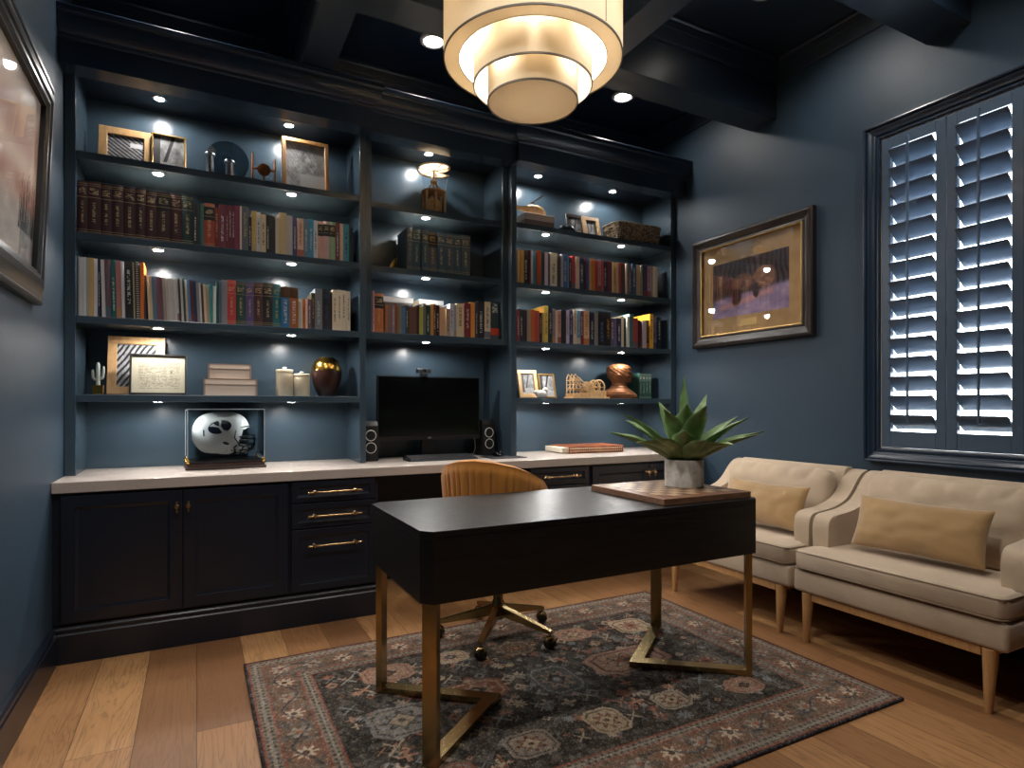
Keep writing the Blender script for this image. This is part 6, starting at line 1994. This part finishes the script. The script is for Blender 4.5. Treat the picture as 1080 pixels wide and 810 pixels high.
(0.0327, 0.219, '3c2c20', 'brown paperback with orange foot', 5),
(0.0367, 0.269, 'f0b840', 'tall yellow hardback with a white spine', 1),
(0.0388, 0.253, '6c7488', 'grey blue paperback', 5),
(0.0382, 0.252, '1c2430', 'black paperback with white title', 1)]),
}
# ------------------------------------------------------------------ books
ORD = 'first second third fourth fifth sixth seventh eighth ninth tenth eleventh twelfth thirteenth fourteenth fifteenth sixteenth seventeenth eighteenth nineteenth'.split()
TENS = {2: 'twent', 3: 'thirt', 4: 'fort', 5: 'fift', 6: 'sixt', 7: 'sevent'}
def ordinal(n):
    if n < 20: return ORD[n - 1]
    t_, u = divmod(n, 10)
    return TENS[t_] + ('ieth' if u == 0 else 'y-' + ORD[u - 1])
ROWS = {'A': ('on second shelf, helmet bookcase', 'books on the second shelf of the helmet bookcase'),
        'B': ('on third shelf, helmet bookcase', 'books on the third shelf of the helmet bookcase'),
        'C': ('in the row above the monitor', 'books in the row above the monitor'),
        'D': ('under the wooden model', 'navy volumes under the kinetic model'),
        'E': ('on second shelf, bust bookcase', 'books on the second shelf of the bust bookcase'),
        'F': ('on third shelf, bust bookcase', 'books on the third shelf of the bust bookcase')}
def book(label, group, x, y, z, w, h, d, col, style, rz=0.0, lean=0.0, ink=None):
    w = max(w - .0006, .003)
    t = thing('book', label, 'book', (x, y, z + .0006), rz, group)
    if lean: t.rotation_euler = (0, lean, 0)
    bt = min(.0025, w * .22)
    bm = nb()
    rd = min(.004, w * .12) if style in (2, 3) else .0008
    n = 6 if w > .02 else 3
    out = [(0, d)] + [(w * k / n, -rd * math.sin(PI * k / n)) for k in range(n + 1)] + [(w, d), (w - bt, d), (w - bt, bt + .001), (bt, bt + .001), (bt, d)]
    prism(bm, out, 0, h, 'z')
    c = obj('cover', bm, BM[style], t, 40); c.color = (*hx(col), 1)
    c['ink'] = list(ink)
    bm = nb(); e = .003 if style in (2, 3) else .0008
    box(bm, bt + .0002, bt + .0013, e, w - bt - .0002, d - e - .001, h - e); obj('page_block', bm, M['pages'], t)
    return t
rb = random.Random(11)
GOLDI, WH, BLK = (.52, .40, .20), (.72, .70, .66), (.02, .02, .025)
for row, (x0, z, y, L) in BOOKS.items():
    x = x0
    for k, (w, h, col, ph, st) in enumerate(L):
        if row == 'B':
            w *= .966
            if k == 7: x += h * math.sin(math.radians(1.3)) + .0006
            if k == 17: x += h * math.sin(math.radians(2.6)) + .0006
        where, grp = ROWS[row]
        c = hx(col); lum = .3 * c[0] + .6 * c[1] + .1 * c[2]
        ink = GOLDI if st in (2, 3) else (WH if lum < .25 else BLK)
        if 'orange foot' in ph: ink = hx('c8702c')
        elif 'red foot' in ph: ink = hx('b03c30')
        elif 'blue foot' in ph or 'and blue' in ph: ink = hx('2c4470')
        elif 'cream foot' in ph: ink = hx('d8c4a8')
        elif 'gold title' in ph: ink = hx('c89c3c')
        elif 'blue title' in ph: ink = hx('5c7cb8') if lum < .1 else hx('2c4c90')
        elif 'gilt' in ph or 'gold' in ph: ink = GOLDI
        elif 'dark title' in ph: ink = hx('1c3440')
        elif st == 5: ink = tuple(rb.choice([hx('8c3030'), hx('2c3450'), hx('c89050'), hx('4c6c74')]))
        d = rb.uniform(.15, .185) if row in 'EFC' else rb.uniform(.17, .215)
        if 'tall yellow' in ph or ph.startswith('wide cream'): d = .235
        lean = 0.0
        if row == 'B' and 17 <= k <= 40: lean = math.radians(-2.6)
        if row == 'B' and 7 <= k <= 14: lean = math.radians(-1.3)
        book('%s, %s from left %s' % (ph, ordinal(k + 1), where), grp, x + .0003 + (h * .0 if lean else 0), y + rb.uniform(-.006, .008), z, w, h, d, col, st, 0, lean, ink)
        x += w
# pale paperbacks lying across the brown books of the hutch row
for k, (x, w) in enumerate(((1.02, .205), (1.262, .17))):
    t = thing('book', ('long', 'shorter')[k] + ' pale grey paperback lying flat across the upright books above the monitor', 'book', (x, 3.700, 1.600 + .203), 0, 'pale books lying across the hutch row')
    bm = nb(); box(bm, 0, 0, 0, w, .003, .034, .001); box(bm, 0, 0, 0, w, .13, .003); box(bm, 0, 0, .031, w, .13, .034); c = obj('cover', bm, BM[0], t); c.color = (*hx('b9babc'), 1); c['ink'] = [.2, .2, .22]
    bm = nb(); box(bm, .002, .0035, .0033, w - .002, .126, .0307); obj('page_block', bm, M['pages'], t)
for s, x in ((0, 1.118), (1, 1.615)):
    t = thing('bookend', 'small antique brass bookend at the %s end of the navy volumes' % ('outer', 'inner')[s], 'bookend', (x, 3.74, 2.0056), 0, 'brass bookends')
    bm = nb(); q = 1 if s else -1
    box(bm, min(0, q * .06), -.05, 0, max(0, q * .06), .05, .004, .001); box(bm, min(0, q * .004), -.05, .004, max(0, q * .004), .05, .09, .001)
    pr_ = [(q * .0045, .004), (q * .045, .004), (q * .03, .045), (q * .0045, .085)]
    prism(bm, pr_, -.006, .006, 'y'); obj('bookend_body', bm, M['antique'], t)

# ------------------------------------------------------------------ world, camera
w = bpy.data.worlds.new('sky'); SC.world = w; w.use_nodes = True
nt = w.node_tree; bg = nt.nodes['Background']; bg.inputs[0].default_value = (.80, .90, 1.0, 1); bg.inputs[1].default_value = 16.0

cd = bpy.data.cameras.new('camera'); co = link(bpy.data.objects.new('camera', cd))
co.location = (0, 0, 1.15); co.rotation_euler = (PI / 2, 0, -math.radians(27.63))
cd.sensor_fit = 'HORIZONTAL'; cd.sensor_width = 36.0; cd.lens = 635.2 * 36 / 1080
cd.shift_y = 23.25 / 1080
cd.clip_start = .02
SC.camera = co
vs_ = SC.view_settings
vs_.view_transform = 'Standard'; vs_.look = 'None'; vs_.gamma = 1.0; vs_.use_curve_mapping = False
vs_.exposure = 0.0
SC.cycles.max_bounces = 8; SC.cycles.diffuse_bounces = 4; SC.cycles.glossy_bounces = 4; SC.cycles.transparent_max_bounces = 16; SC.cycles.transmission_bounces = 6
SC.cycles.sample_clamp_indirect = 4.0
SC.cycles.use_denoising = True
